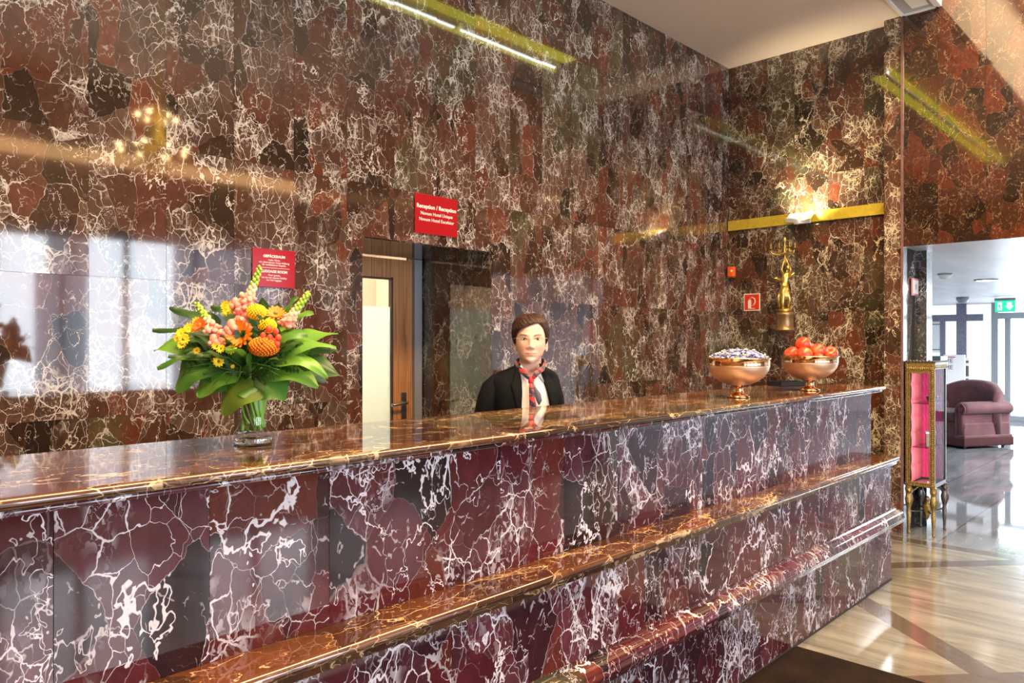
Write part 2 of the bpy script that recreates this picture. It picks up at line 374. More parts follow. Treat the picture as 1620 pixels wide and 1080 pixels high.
# cornice atop the window wall, its warm lighting put in as glow (seen mirrored in the marble)
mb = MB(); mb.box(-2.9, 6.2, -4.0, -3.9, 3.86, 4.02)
tag(mb.build('glowing_cornice', emit('warm_cornice_glow', (1, .55, .22), 5.0)), 'cornice high on the window wall with its warm lighting put in as glow, mirrored in marble', 'cornice')

# floor: cream marble with brown diagonal bands
t = NT('cream_floor_marble'); P = t.pos(); sp = t.n('ShaderNodeSeparateXYZ'); t.l(P, sp.inputs[0]); X, Y = sp.outputs[0], sp.outputs[1]
g = t.noise(t.v('MULTIPLY', P, (9, 1.3, 1)), 1.0, 5, .6, dist=.6)
g2 = t.noise(t.v('MULTIPLY', P, (30, 3.5, 1)), 1.0, 4, .6)
cream = t.mix(t.m('MULTIPLY', g2, .5), t.ramp(g, [(.32, (.10, .095, .080)), (.46, (.19, .185, .155)), (.62, (.29, .285, .25))]), (.14, .128, .105))
brown = t.mix(g2, (.075, .060, .050), (.115, .092, .075))
def band(k, c, w):   # |x - k*y - c| < w, in metres across
    q = t.m('ABSOLUTE', t.m('SUBTRACT', t.m('SUBTRACT', X, t.m('MULTIPLY', Y, k)), c)); return t.m('LESS_THAN', q, w*math.sqrt(1+k*k))
b = t.m('MAXIMUM', band(.82, 3.265, .070), band(-1.12, 7.256, .062)); b = t.m('MAXIMUM', b, band(.0, 6.17, .062))
b = t.m('MAXIMUM', b, t.m('MAXIMUM', band(.82, .765, .07), band(-1.12, 4.756, .062)))
t.set(Base_Color=t.mix(b, cream, brown), Roughness=t.m('MULTIPLY_ADD', g2, .10, .07), IOR=1.6)
M_FLOOR = t.mat
mb = MB(); mb.box(-3.1, 6.27, -4.1, 4.3, -.1, 0); struct(mb.build('floor', M_FLOOR))
# lobby floor: big grey polished tiles
t = NT('grey_lobby_tiles'); P = t.pos(); g = t.noise(t.v('MULTIPLY', P, (1.2, 6, 1)), 1.0, 5, .65, dist=1.2)
br = t.n('ShaderNodeTexBrick'); t.l(t.v('ADD', P, (-6.27+.9, -1.0, 0)), br.inputs['Vector']); br.offset = 0.5
br.inputs['Scale'].default_value = 1; br.inputs['Brick Width'].default_value = .9; br.inputs['Row Height'].default_value = .6; br.inputs['Mortar Size'].default_value = .004
base = t.ramp(g, [(.3, (.10, .105, .115)), (.5, (.16, .165, .175)), (.72, (.25, .255, .265))])
t.set(Base_Color=t.mix(br.outputs['Fac'], base, (.02, .02, .02)), Roughness=.045, IOR=1.9)
M_LFLOOR = t.mat
mb = MB(); mb.box(6.27, 17.0, -4.1, 6.0, -.1, 0); struct(mb.build('floor_lobby', M_LFLOOR))
# lobby ceiling, walls
t = NT('lobby_ceiling_paint'); P = t.pos(); t.set(Base_Color=t.ramp(t.noise(t.v('MULTIPLY', P, (1, 4, 1)), .9, 4), [(.3, (.60, .62, .66)), (.7, (.78, .80, .83))]), Roughness=.35)
mb = MB(); mb.box(PX+.01, 17.0, -4.1, 1.90, 2.24, 2.30); mb.box(6.72, 17.0, 1.90, 6.0, 2.24, 2.30); struct(mb.build('ceiling_lobby', t.mat))
M_LWALL = simple('white_lobby_wall', (.78, .80, .83), .5, 0, .02)
LX = 16.8
mb = MB()
mb.box(6.75, LX+.2, 5.9, 6.0, 0, 2.24); mb.box(6.4, LX+.2, -4.1, -4.0, 0, 2.24); mb.box(6.49, 6.9, 1.95, 6, 0, 2.24)
mb.box(LX+.02, LX+.1, 3.35, 6.0, 0, 2.24); mb.box(LX, LX+.1, -4, -1.5, 0, 2.24)
struct(mb.build('wall_lobby', M_LWALL))
mb = MB(); mb.box(LX, LX+.015, 3.35, 5.88, .05, 2.22); struct(mb.build('window_3', emit('frosted_daylight_glass', (.84, .90, 1), 1.0)))
M_SPECK = simple('speckled_grey_marble', (.19, .20, .25), .15, 0, .8, 60)
mb = MB()
mb.box(LX-.05, LX, 3.50, 5.9, 1.90, 2.03); mb.box(LX-.06, LX, 3.78, 3.95, 0, 2.24); mb.box(LX-.05, LX, 4.15, 4.24, .9, 1.90)
struct(mb.build('trim_3', M_SPECK))
# ------------------------------------------------ lobby entrance doors, white and bright outside
mb = MB()
for y in (3.28, 1.55, -.2): mb.box(LX-.05, LX+.06, y-.08 if y < 3 else y-.03, y+.08, 0, 2.24)
mb.box(LX-.052, LX+.058, -1.5, 3.35, 1.93, 2.05); mb.box(LX-.052, LX+.058, -1.5, 3.35, 0.001, .10)
for y in (3.10, 1.70, 1.40, -.05): mb.box(LX-.03, LX+.04, y-.05, y+.05, .1, 1.95)
struct(mb.build('door_2', M_ALU))
mb = MB(); mb.box(LX, LX+.012, -1.5, 3.3, .1, 1.95); o = mb.build('window_pane', glass('door_glass', (.97, .99, 1)), bpy.data.objects['door_2'])

# lobby small things
s = empty('smoke_detector', (9.2, 2.28, 2.239), label='small round grey smoke detector under the lobby ceiling', cat='smoke detector')
mb = MB(); mb.lathe([(.055, 0), (.06, -.02), (.05, -.05), (.03, -.06)], 24); mb.build('housing', M_WHITE, s)
mb = MB(); mb.lathe([(.075, .004), (.075, -.012), (.05, -.014)], 24); mb.build('mounting_plate', M_ALU, s)
s = empty('downlight', (10.4, 2.14, 2.238), label='round glowing downlight sunk in the lobby ceiling', cat='ceiling light')
mb = MB(); mb.lathe([(.12, .006), (.13, -.008), (.10, -.012)], 28); mb.build('trim_ring', M_ALU, s)
mb = MB(); mb.lathe([(.10, -.006), (.10, -.013)], 28); mb.build('lens', emit('downlight_lens', (1, .97, .9), 7), s)
s = empty('ceiling_speaker', (14.3, 3.28, 2.238), label='small dark ceiling fitting near the far lobby windows', cat='ceiling fitting')
mb = MB(); mb.lathe([(.09, .004), (.10, -.03), (.06, -.09)], 20); mb.build('housing', M_ALU, s)
# exit sign
s = empty('exit_sign', (14.7, 2.75, 1.99), -.15, label='green and white running man exit sign hanging before the lobby doors', cat='exit sign')
mb = MB(); mb.box(-.02, .02, -.155, .155, .19, .235); mb.box(-.006, .006, -.15, .15, 0.0, .19, 1); mb.build('casing', [M_ALU, emit('exit_green', (.02, .62, .36), 1.3)], s)
MW = emit('exit_white', (.9, 1, .95), 1.2)
mb = MB(); mb.box(-.009, -.006, .045, .11, .03, .165); mb.build('door_symbol', MW, s)
mb = MB(); vs = [(-.009, y, z) for y, z in ((-.03, .16), (-.03, .10), (-.0, .10), (-.065, .03), (-.13, .10), (-.10, .10), (-.10, .16))]; mb.add(vs, [tuple(range(7)), tuple(range(7))[::-1]]); mb.build('arrow', MW, s)
mb = MB(); mb.tube([(-.010, .09, .14), (-.010, .08, .10), (-.010, .065, .07), (-.010, .055, .04)], .006, 6); mb.tube([(-.010, .08, .10), (-.010, .09, .07), (-.010, .10, .045)], .006, 6); mb.tube([(-.010, .10, .115), (-.010, .083, .12), (-.010, .065, .10)], .005, 6); mb.ball((-.010, .093, .153), .008)
mb.build('running_man', emit('exit_green_figure', (.02, .5, .3), 1.0), s)

# framed white board, posters, white cabinet at the far lobby wall
s = empty('white_noticeboard', (LX-.02, 4.64, 1.28), label='large white framed board on the far lobby wall', cat='board')
mb = MB(); mb.box(-.02, .0, -.50, .50, 0, .62, 0); mb.build('panel', simple('white_board', (.85, .86, .88), .3), s)
mb = MB(); 
for a, b, c, d in ((-.46, -.44, .05, .57), (.44, .46, .05, .57), (-.46, .46, .555, .57), (-.46, .46, .05, .065)): mb.box(-.028, -.018, a, b, c, d)
mb.build('frame', M_WFRAME, s)
s = empty('dark_console', (13.75, 3.78, 0), label='dark flat topped console behind the armchair, mostly hidden', cat='console')
mb = MB(); mb.box(-.2, .2, -.36, .45, 1.12, 1.26); mb.build('top', simple('slate', (.10, .11, .12), .3), s)
mb = MB(); mb.box(-.16, .16, -.33, .41, 0, 1.12); mb.build('cabinet', M_WHITE, s)
s = empty('white_poster_stand', (14.67, 3.49, 0), label='tall white poster stand with grey lettering beside the armchair', cat='sign stand')
mb = MB(); mb.box(-.03, .03, -.16, .16, .0, 1.27); mb.build('panel', simple('poster_white', (.86, .86, .87), .4), s)
Mx = Matrix(((0, 0, -1, -.032), (-1, 0, 0, .08), (0, 1, 0, 1.17), (0, 0, 0, 1)))
for i, z in enumerate((1.165, 1.05)): text('lettering', 'ME', .10, Matrix(((0, 0, -1, -.032), (-1, 0, 0, .08), (0, 1, 0, z), (0, 0, 0, 1))), M_WFRAME, s)
mb = MB(); mb.box(-.034, -.03, -.02, .13, 1.222, 1.24); mb.build('red_bar', simple('poster_red', (.6, .12, .14), .5), s)
s = empty('picture_strip_stand', (14.82, 3.345, 0), label='narrow stand of small dark pictures beside the white poster', cat='sign stand')
mb = MB(); mb.box(-.02, .02, -.05, .05, 0, 1.22); mb.build('panel', M_WHITE, s)
for z0, z1 in ((.62, .72), (.78, .86), (.90, 1.08), (1.13, 1.17)):
    mb = MB(); mb.box(-.024, -.02, -.042, .035, z0, z1); mb.build('picture', M_WFRAME, s)

# ================================================================== DOOR IN THE RECESS
t = NT('striped_wood'); P = t.pos(); g = t.noise(t.v('MULTIPLY', P, (60, 60, 1.6)), 1.0, 5, .6, dist=.8)
t.set(Base_Color=t.ramp(g, [(.30, (.22, .085, .03)), (.5, (.50, .22, .085)), (.7, (.66, .34, .16))]), Roughness=.35); M_WOOD = t.mat
DY = 4.12
o = empty('door_1', (2.42, DY, 0)); struct(o)
mb = MB(); mb.box(0, .15, 0, .04, .01, 2.06); mb.box(.70, .868, 0, .04, .01, 2.06); mb.box(.15, .70, 0, .04, 1.925, 2.06); mb.box(.15, .70, 0, .04, .01, .18)
mb.build('door_leaf', M_WOOD, o)
mb = MB(); mb.box(.688, .702, -.004, .03, .18, 1.935); mb.box(.15, .70, -.004, .03, 1.918, 1.930); mb.build('glazing_bead', simple('dark_bead', (.07, .035, .02), .4), o)
M_FROST = NT('frosted_film'); 
M_FROST.set(Base_Color=(.80, .87, .83), Roughness=.35, Transmission_Weight=0.0)
tr = M_FROST.n('ShaderNodeBsdfTranslucent'); tr.inputs[0].default_value = (.80, .88, .84, 1); mx = M_FROST.n('ShaderNodeMixShader'); mx.inputs[0].default_value = .6
M_FROST.l(M_FROST.b.outputs[0], mx.inputs[1]); M_FROST.l(tr.outputs[0], mx.inputs[2]); M_FROST.l(mx.outputs[0], M_FROST.out.inputs[0])
mb = MB(); mb.box(.15, .69, .012, .018, .18, 1.735); mb.build('frosted_pane', M_FROST.mat, o)
mb = MB(); mb.box(.15, .69, .012, .018, 1.735, 1.92); mb.build('clear_pane', glass('clear_pane_glass'), o)
mb = MB(); mb.box(.875, .94, -.02, .05, 0, 2.068); mb.build('door_frame', simple('grey_door_frame', (.40, .41, .45), .35, .3, .03), o)
h = empty('door_handle', (.79, -.006, 1.04)); h.parent = o
mb = MB(); mb.box(-.021, .021, -.004, .006, -.13, .11); mb.lathe([(.021, -.004), (.021, .006)], 16, M=Matrix.Translation((0, 0, -.13)) @ Matrix.Rotation(PI/2, 4, 'X')); mb.build('back_plate', M_STEEL, h)
mb = MB(); mb.tube([(.0, 0, .04), (.0, -.045, .04), (-.02, -.05, .04), (-.12, -.05, .035), (-.135, -.045, .033)], .010, 10); mb.build('lever', M_STEEL, h)
# pale room behind the door
mb = MB(); mb.box(1.4, 4.2, 5.8, 5.9, 0, 2.9); mb.box(1.3, 1.4, 4.3, 5.9, 0, 2.9); mb.box(4.2, 4.3, 4.3, 5.9, 0, 2.9); mb.box(1.3, 4.3, 4.3, 5.9, 2.9, 3.0); mb.box(1.3, 4.3, 4.3, 5.9, -.1, 0)
struct(mb.build('wall_office', simple('office_beige', (.62, .50, .38), .7)))
area('office_ceiling_light', (2.9, 5.0, 2.88), (0, 0, 0), 1.4, .8, 110, (1, .90, .76))

# ================================================================== RECEPTION COUNTER
ct = empty('reception_counter', (1.3, 1.9, 0), label='long stepped reception counter clad in maroon marble slabs with white veins', cat='reception counter')
OX, OY = -1.3, -1.9
def prism(mb, prof, xs, tones=None, endnose=0):
    for i in range(len(xs)-1):
        at = ((R.uniform(-20, 20), R.uniform(-20, 20), R.uniform(-20, 20)), tones(i) if tones else (R.uniform(.3, .7), R.uniform(.2, .9), R.uniform(0, .8)))
        x0, x1 = xs[i]+OX+.0003, xs[i+1]+OX-.0003
        r0 = [(x0, y+OY, z) for y, z in prof]; r1 = [(x1, y+OY, z) for y, z in prof]; n = len(prof)
        fs = [(j, (j+1) % n, n+(j+1) % n, n+j)[::-1] for j in range(n)]
        mb.add(r0+r1, fs[2:-1], 0, True, None, at); mb.add(r0+r1, fs[:2]+fs[-1:]+[tuple(range(n)), tuple(range(n, 2*n))[::-1]], 0, False, None, at)
def nose(y, z0, z1, back, roll=.6):
    r = (z1-z0)/2; p = [(back, z0), (back, z1)]
    for k in range(17):
        a = PI/2 + PI*k/16; p.append((y+r+r*math.cos(a), (z0+z1)/2+r*math.sin(a)))
    return p
xs_top = [-2.6] + [.757+.94*k-.94*3 for k in range(0, 8)] + [5.156]
xs_top = sorted(x for x in xs_top if -2.6 <= x <= 5.156)
mb = MB(); prism(mb, nose(1.617, 1.188, 1.213, 2.22), xs_top); mb.build('countertop', M_TOP, ct, bevel=0)
mb = MB(); prism(mb, nose(1.640, 1.172, 1.188, 2.0), xs_top); mb.build('under_moulding', M_FRONT, ct)
gx = edges(-2.6, 5.07, .3133, .757)
gx_up = [x for x in gx if abs(x-1.383) > .02]
mb = MB(); slab_wall(mb, (OX, 1.68+OY, 0), (1, 0, 0), (0, 0, 1), (0, -1, 0), gx_up, [.77, 1.172], tilt=.0015,
    tones=lambda i, j: (R.uniform(.35, .7), R.uniform(.15, .9), .95 if R.random() < .15 else R.uniform(0, .5)))
slab_wall(mb, (5.07+OX, OY, 0), (0, 1, 0), (0, 0, 1), (1, 0, 0), [1.68, 2.15], [.77, 1.172])
mb.box(-2.6+OX, 5.064+OX, 1.688+OY, 2.15+OY, 0, 1.172, 1)
mb.build('upper_front', [M_FRONT, M_GROUT], ct)
xs_l = [-2.6] + [x+.16 for x in xs_top[1:-1]] + [5.15]
mb = MB(); prism(mb, nose(1.532, .740, .770, 1.70), xs_l); prism(mb, [(1.548, .742), (1.56, .742), (1.56, .72), (1.552, .72)], xs_l); mb.build('ledge', M_TOP, ct)
mb = MB(); slab_wall(mb, (OX, 1.56+OY, 0), (1, 0, 0), (0, 0, 1), (0, -1, 0), gx, [.40, .741], tilt=.0015)
slab_wall(mb, (5.07+OX, OY, 0), (0, 1, 0), (0, 0, 1), (1, 0, 0), [1.56, 2.15], [0.34, .741])
mb.box(-2.6+OX, 5.064+OX, 1.568+OY, 1.70+OY, 0, .74, 1)
mb.build('middle_front', [M_FRONT, M_GROUT], ct)
# fluted half round moulding
prof = [(1.565, .335)]
for k in range(41):
    a = -PI/2 - PI*k/40; rr = .052 + .0045*abs(math.sin(k/40*PI*5))
    prof.append((1.553+rr*math.cos(a), .388+rr*.92*math.sin(a)*-1*-1))
prof = [(1.565, .335)] + [(1.556-(.050+.0045*abs(math.sin(k/40*PI*5)))*math.sin(PI*k/40), .388-.050*math.cos(PI*k/40)) for k in range(41)] + [(1.556, .443), (1.556, .452), (1.565, .452)]
mb = MB(); prism(mb, prof[::-1], [-2.6]+[x for x in edges(-2.6, 5.15, .47, .5)][1:-1]+[5.15], tones=lambda i: (R.uniform(.3, .7), R.uniform(.2, .9), R.choice([.1, .2, .97]))); mb.build('fluted_moulding', M_FRONT, ct)
mb = MB(); slab_wall(mb, (OX, 1.56+OY, 0), (1, 0, 0), (0, 0, 1), (0, -1, 0), gx, [0.006, .337], tilt=.0015)
slab_wall(mb, (5.07+OX, OY, 0), (0, 1, 0), (0, 0, 1), (1, 0, 0), [1.56, 2.15], [0.006, .337])
mb.box(-2.6+OX, 5.075+OX, 1.555+OY, 2.15+OY, 0.0, .008, 1)
mb.build('base_front', [M_FRONT, M_GROUT], ct)

# ================================================================== SIGNS AND WALL FITTINGS
M_SIGN = simple('red_acrylic', (.36, .010, .016), .12, 0, .03); M_LET = simple('white_lettering', (.88, .86, .84), .5)
def wy(x, z, y=WY-.012): return Matrix(((1, 0, 0, x), (0, 0, -1, y), (0, 1, 0, z), (0, 0, 0, 1)))
def sign(name, x0, x1, z0, z1, lines, lab, rule=None):
    s = empty(name, ((x0+x1)/2, WY-.004, z0), label=lab, cat='sign'); w = (x1-x0)/2
    mb = MB(); mb.box(-w, w, -.006, .0, 0, z1-z0); mb.build('panel', M_SIGN, s, bevel=.0015)
    for tx, z, sz, bo in lines:
        text('lettering', tx, sz, Matrix(((1, 0, 0, 0), (0, 0, -1, -.0066), (0, 1, 0, z), (0, 0, 0, 1))), M_LET, s, bold=bo)
    if rule: mb = MB(); mb.box(-w*.72, w*.72, -.0072, -.006, rule-.0008, rule+.0008); mb.build('rule_line', M_LET, s)
sign('reception_sign', 2.735, 3.062, 2.128, 2.358, [('Reception / Reception', .158, .0330, .0006), ('Novum Hotel Unique', .118, .0275, .0001), ('Novum Hotel Excelsior', .083, .0275, .0001)],
     'red wall sign with white lettering Reception above the recessed door')
sign('luggage_room_sign', 1.742, 1.968, 1.765, 1.952, [('GEP\u00c4CKRAUM', .151, .0175, .0005), ('Liebe G\u00e4ste,', .133, .0125, 0), ('wir \u00fcbernehmen keine Haftung', .121, .0125, 0), ('f\u00fcr verbliebenes Gep\u00e4ck.', .109, .0125, 0),
     ('LUGGAGE ROOM', .077, .0175, .0005), ('Dear guests,', .059, .0125, 0), ('we do not assume liability', .047, .0125, 0), ('for lost luggage.', .035, .0125, 0)],
     'red wall sign headed LUGGAGE ROOM behind the flowers', rule=.095)
def XP(x, y, z): return Matrix(((0, 0, -1, x), (-1, 0, 0, y), (0, 1, 0, z), (0, 0, 0, 1)))
# fire extinguisher sign on the end wall
s = empty('fire_extinguisher_sign', (EX-.004, 3.178, 1.781), label='small square red fire extinguisher sign with white border on the end wall', cat='sign')
mb = MB(); mb.box(-.005, 0, -.078, .078, 0, .156); mb.build('border', M_LET, s)
mb = MB(); mb.box(-.007, -.005, -.070, .070, .008, .148); mb.build('panel', simple('signal_red', (.72, .045, .012), .35), s)
mb = MB(); X_ = -.009
mb.box(X_, -.006, .006, .036, .025, .092); mb.lathe([(.015, 0), (.010, .012), (.003, .016)], 12, M=Matrix.Translation((X_+.002, .021, .092)) @ Matrix.Diagonal((.12, 1, 1, 1)))
mb.tube([(X_, .021, .110), (X_, -.004, .122), (X_, -.028, .108), (X_, -.034, .080), (X_, -.022, .055), (X_, -.003, .045)], .0045, 6)
mb.box(X_, -.006, -.03, .036, .018, .023); mb.build('extinguisher_symbol', M_LET, s)
# alarm sounder box in the corner
s = empty('alarm_box', (EX-.004, 3.375, 2.10), label='small orange and cream alarm box high in the wall corner', cat='alarm box')
mb = MB(); mb.box(-.03, 0, -.03, .028, -.006, .092); mb.build('base', simple('cream_plastic', (.72, .62, .50), .4), s, bevel=.004)
mb = MB(); mb.box(-.075, -.03, -.052, .012, -.004, .090); mb.build('cover', simple('orange_plastic', (.85, .13, .02), .3), s, bevel=.008)
mb = MB(); mb.lathe([(.012, 0), (.010, .004)], 12, M=Matrix.Translation((-.075, -.03, .05)) @ Matrix.Rotation(-PI/2, 4, 'Y')); mb.build('indicator', M_LET, s)
# brass rail on the end wall
t = NT('polished_brass'); P = t.pos(); t.set(Base_Color=t.mix(t.noise(P, 9, 4), (.70, .50, .03), (.88, .72, .10)), Metallic=.45, Roughness=t.m('MULTIPLY_ADD', t.noise(P, 14, 3), .25, .16)); M_BRASS = t.mat
mb = MB(); mb.box(EX-.03, EX-.001, 2.02, WY-.004, 2.527, 2.620)
tag(mb.build('brass_rail', M_BRASS, bevel=.003), 'long flat brass rail running along the brown marble end wall', 'rail')
# uplighter on the rail
s = empty('wall_lamp', (EX-.032, 2.70, 2.53), label='small white tilted uplighter lamp clipped on the brass rail', cat='wall lamp')
mb = MB(); mb.box(-.02, 0, -.07, .07, -.01, .03); mb.build('bracket', M_WHITE, s)
Mt = Matrix.Translation((-.06, .055, .045)) @ Matrix.Rotation(math.radians(-35), 4, 'Y') @ Matrix.Rotation(math.radians(10), 4, 'X')
mb = MB(); mb.box(-.055, .055, -.05, .05, -.006, .006, M=Mt); mb.box(-.055, -.045, -.05, .05, -.02, .02, M=Mt); mb.build('shade', simple('lamp_white_metal', (.78, .80, .86), .25), s, bevel=.002)
Mt2 = Matrix.Translation((-.05, -.06, .03)) @ Matrix.Rotation(math.radians(-35), 4, 'Y') @ Matrix.Rotation(math.radians(-8), 4, 'X')
mb = MB(); mb.box(-.05, .05, -.045, .045, -.005, .005, M=Mt2); mb.build('reflector', simple('pale_gold_plate', (.75, .66, .34), .3, .6), s, bevel=.002)
mb = MB(); mb.tube([(-.03, -.02, .055), (-.03, .02, .055)], .008, 8); mb.build('bulb', emit('halogen', (1, .85, .6), 40), s)
l = bpy.data.lights.new('uplight', 'SPOT'); l.energy = 70; l.color = (1, .80, .52); l.spot_size = math.radians(120); l.spot_blend = .9; l.shadow_soft_size = .03
lo = bpy.data.objects.new('uplight', l); COL.objects.link(lo); lo.location = (EX-.22, 2.68, 2.57); lo.rotation_euler = Vector((.13, -.03, .15)).to_track_quat('-Z', 'Y').to_euler()
# framed notice on the reveal
s = empty('framed_notice', (6.63, 1.868, 1.87), label='small white framed notice hanging on the grey marble reveal above the cabinet', cat='notice')
mb = MB(); mb.box(-.07, .09, -.010, .0, 0, .14); mb.build('frame', simple('pink_frame', (.55, .20, .26), .4), s)
mb = MB(); mb.box(-.055, .075, -.013, -.010, .015, .125); mb.build('paper', simple('notice_paper', (.85, .85, .85), .6), s)
mb = MB()
for i in range(5): mb.box(-.012, .035, -.0145, -.013, .05+.009*i, .054+.009*i)
mb.build('print_lines', M_ALU, s)

# ceiling strip light above the counter (out of frame, mirrored in the marble)
TY = 2.364
M_TUBE = emit('tube_white', (.95, 1, .88), 20); M_YGLOW = emit('yellow_glow_fascia_panel', (.66, .60, .05), 3.6)
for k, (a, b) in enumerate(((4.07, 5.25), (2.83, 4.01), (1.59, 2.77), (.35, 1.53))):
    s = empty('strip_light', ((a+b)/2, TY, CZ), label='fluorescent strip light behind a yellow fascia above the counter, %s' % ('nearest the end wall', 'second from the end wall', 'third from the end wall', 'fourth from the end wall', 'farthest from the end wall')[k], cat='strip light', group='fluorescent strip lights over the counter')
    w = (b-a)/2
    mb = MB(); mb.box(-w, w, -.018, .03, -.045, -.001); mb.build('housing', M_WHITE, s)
    mb = MB(); mb.box(-w-.03, w+.03, -.056, -.050, -.078, -.002); mb.box(-w-.03, w+.05, .035, .17, -.008, -.002); mb.build('fascia', M_YGLOW, s)  # second box: added glowing panel that gives the yellow band above the mirrored tube
    mb = MB(); mb.tube([(-w+.01, -.030, -.040), (w-.01, -.030, -.040)], .011, 12); mb.build('tube', M_TUBE, s)

# chandelier in the hall (behind the viewer, mirrored in the marble)
s = empty('chandelier', (3.15, -1.5, 4.9), label='gilt chandelier with small warm bulbs hanging in the hall', cat='chandelier')
mb = MB(); mb.tube([(0, 0, 0), (0, 0, -.9)], .012, 8); mb.lathe([(.02, -.85), (.07, -.95), (.05, -1.1), (.10, -1.25), (.06, -1.45), (.02, -1.6), (.04, -1.66), (.005, -1.72)], 16); mb.build('stem', M_BRASS, s)
MBULB = emit('warm_bulb', (1, .66, .28), 60)
for tier, (rr, z, n) in enumerate(((.32, -1.45, 8), (.20, -1.1, 6))):
    for k in range(n):
        a = 2*PI*k/n+.3*tier; c_, s_ = math.cos(a), math.sin(a)
        ar = MB(); ar.tube([(.05*c_, .05*s_, z), (.18*rr/.32*c_, .18*rr/.32*s_, z-.08), (rr*c_, rr*s_, z-.02), (rr*c_, rr*s_, z+.06)], .007, 6)
        a_ = ar.build('arm', M_BRASS, s); bl = MB(); bl.ball((rr*c_, rr*s_, z+.10), .022, seg=8, ring=6); bl.build('bulb', MBULB, a_)

# door mat
t = NT('brown_mat_pile'); P = t.pos(); g = t.noise(P, 160, 3, .7); g2 = t.noise(P, 7, 4)
t.set(Base_Color=t.mix(1.0, t.mix(g, (.007, .004, .003), (.026, .016, .011)), t.ramp(g2, [(.3, (.7, .7, .7)), (.7, (1.4, 1.4, 1.4))]), 'MULTIPLY'), Roughness=.95, Specular_IOR_Level=.05); t.bump(g, .8, .006)
mb = MB(); mb.box(.4, 3.62, .2, 1.545, .001, .012)
tag(mb.build('floor_mat', t.mat, bevel=.004), 'dark brown floor mat lying along the foot of the counter', 'mat')

# ================================================================== BOWLS WITH SWEETS AND APPLES
TOPZ = 1.213
t = NT('copper_brushed'); P = t.pos(); sp = t.n('ShaderNodeSeparateXYZ'); t.l(P, sp.inputs[0]); g = t.noise(t.v('MULTIPLY', P, (6, 6, 420)), 1.0, 3, .7)
t.set(Base_Color=t.mix(g, (.70, .42, .27), (.92, .66, .50)), Metallic=1.0, Roughness=t.m('MULTIPLY_ADD', g, .18, .36)); M_COP = t.mat
M_COPS = simple('copper_polished', (.85, .50, .26), .10, 1.0, .1, 8)
def bowl(loc, lab, rim=.160):
    s = empty('footed_bowl', loc, label=lab, cat='bowl', group='copper footed bowls'); k = rim/.160
    out = [(.030, .062), (.060, .068), (.095, .084), (.125, .106), (.146, .134), (.154, .158), (.155, .166)]
    inn = [(.151, .166), (.148, .150), (.138, .134), (.110, .104), (.070, .082), (.020, .076)]
    mb = MB(); mb.lathe([(r*k, z) for r, z in out+inn], 56); mb.build('bowl_body', M_COP, s)
    mb = MB(); mb.lathe([(r*k, z) for r, z in ((.1545, .163), (.1575, .166), (.156, .170), (.159, .195), (.163, .199), (.163, .203), (.158, .204), (.155, .198), (.152, .170), (.150, .163))], 56, caps=False); mb.build('rim_band', M_COPS, s)
    mb = MB(); mb.lathe([(.056, 0), (.058, .006), (.050, .011), (.049, .015), (.040, .019), (.028, .024), (.024, .034), (.0235, .050), (.028, .060), (.036, .066)], 40); mb.build('foot', M_COPS, s)
    return s
B1 = Vector((3.586, 1.835, TOPZ)); B2 = Vector((4.374, 1.790, TOPZ))
bowl(B1, 'copper footed bowl heaped with small wrapped sweets'); bowl(B2, 'copper footed bowl filled with red apples, nearer the end wall')
candy_m = {k: simple('sweet_wrapper_'+k, c, .25, 0, .05) for k, c in (('white', (.72, .74, .80)), ('blue', (.08, .10, .42)), ('lilac', (.42, .36, .62)), ('lime', (.62, .72, .16)))}
def candy(kind):
    a, b = {'white': ('white', 'blue'), 'blue': ('blue', 'white'), 'lilac': ('lilac', 'white'), 'lime': ('lime', 'white')}[kind]
    rt = empty('wrapped_sweet', (0, 0, 0)); tag(rt, {'white': 'white wrapped sweet with blue middle in the copper bowl', 'blue': 'dark blue wrapped sweet in the copper bowl', 'lilac': 'lilac wrapped sweet in the copper bowl', 'lime': 'lime green wrapped sweet in the copper bowl'}[kind], 'sweet', 'wrapped %s sweets' % kind)
    mb = MB(); mb.tube([(-.011, 0, 0), (-.006, 0, 0), (.006, 0, 0), (.011, 0, 0)], [.004, .0075, .0075, .004], 8, flat=.7); mb.build('sweet', candy_m[b if kind != 'blue' else 'blue'], rt)
    mb = MB()
    for s_ in (-1, 1):
        mb.add([(s_*.009, 0, 0)]+[(s_*.022, -.010+.004*i, .003*(-1)**i) for i in range(6)], [(0, i, i+1) for i in range(1, 6)])
    mb.build('wrapper_ends', candy_m[a if kind != 'blue' else 'white'], rt)
    return rt
def clone(o):
    c = o.copy(); COL.objects.link(c)
    for ch in list(o.children):
        d = ch.copy(); COL.objects.link(d); d.parent = c
        for g in list(ch.children):
            e = g.copy(); COL.objects.link(e); e.parent = d
    return c
protos = {}
rc = random.Random(3)
for i in range(230):
    kd = rc.choices(('white', 'blue', 'lilac', 'lime'), (5, 4, 2, 1))[0]
    if kd not in protos: o = protos[kd] = candy(kd)
    else: o = clone(protos[kd])
    rr = .138*math.sqrt(rc.random()); a = rc.uniform(0, 2*PI)
    z = .188 + .052*(1-(rr/.150)**2)+rc.uniform(-.004, .006)
    o.location = B1+Vector((rr*math.cos(a), rr*math.sin(a), z)); o.rotation_euler = (rc.uniform(-.5, .5), rc.uniform(-.5, .5), rc.uniform(0, 6.28))
# a bed under the visible sweets
mb = MB(); mb.lathe([(.12, .12), (.143, .170), (.140, .182), (.09, .214), (.03, .230), (.002, .232)], 32)
o = mb.build('sweets_bed', candy_m['lilac'], loc=B1); tag(o, 'deeper layer of wrapped sweets filling the copper bowl', 'sweets', kind='stuff')
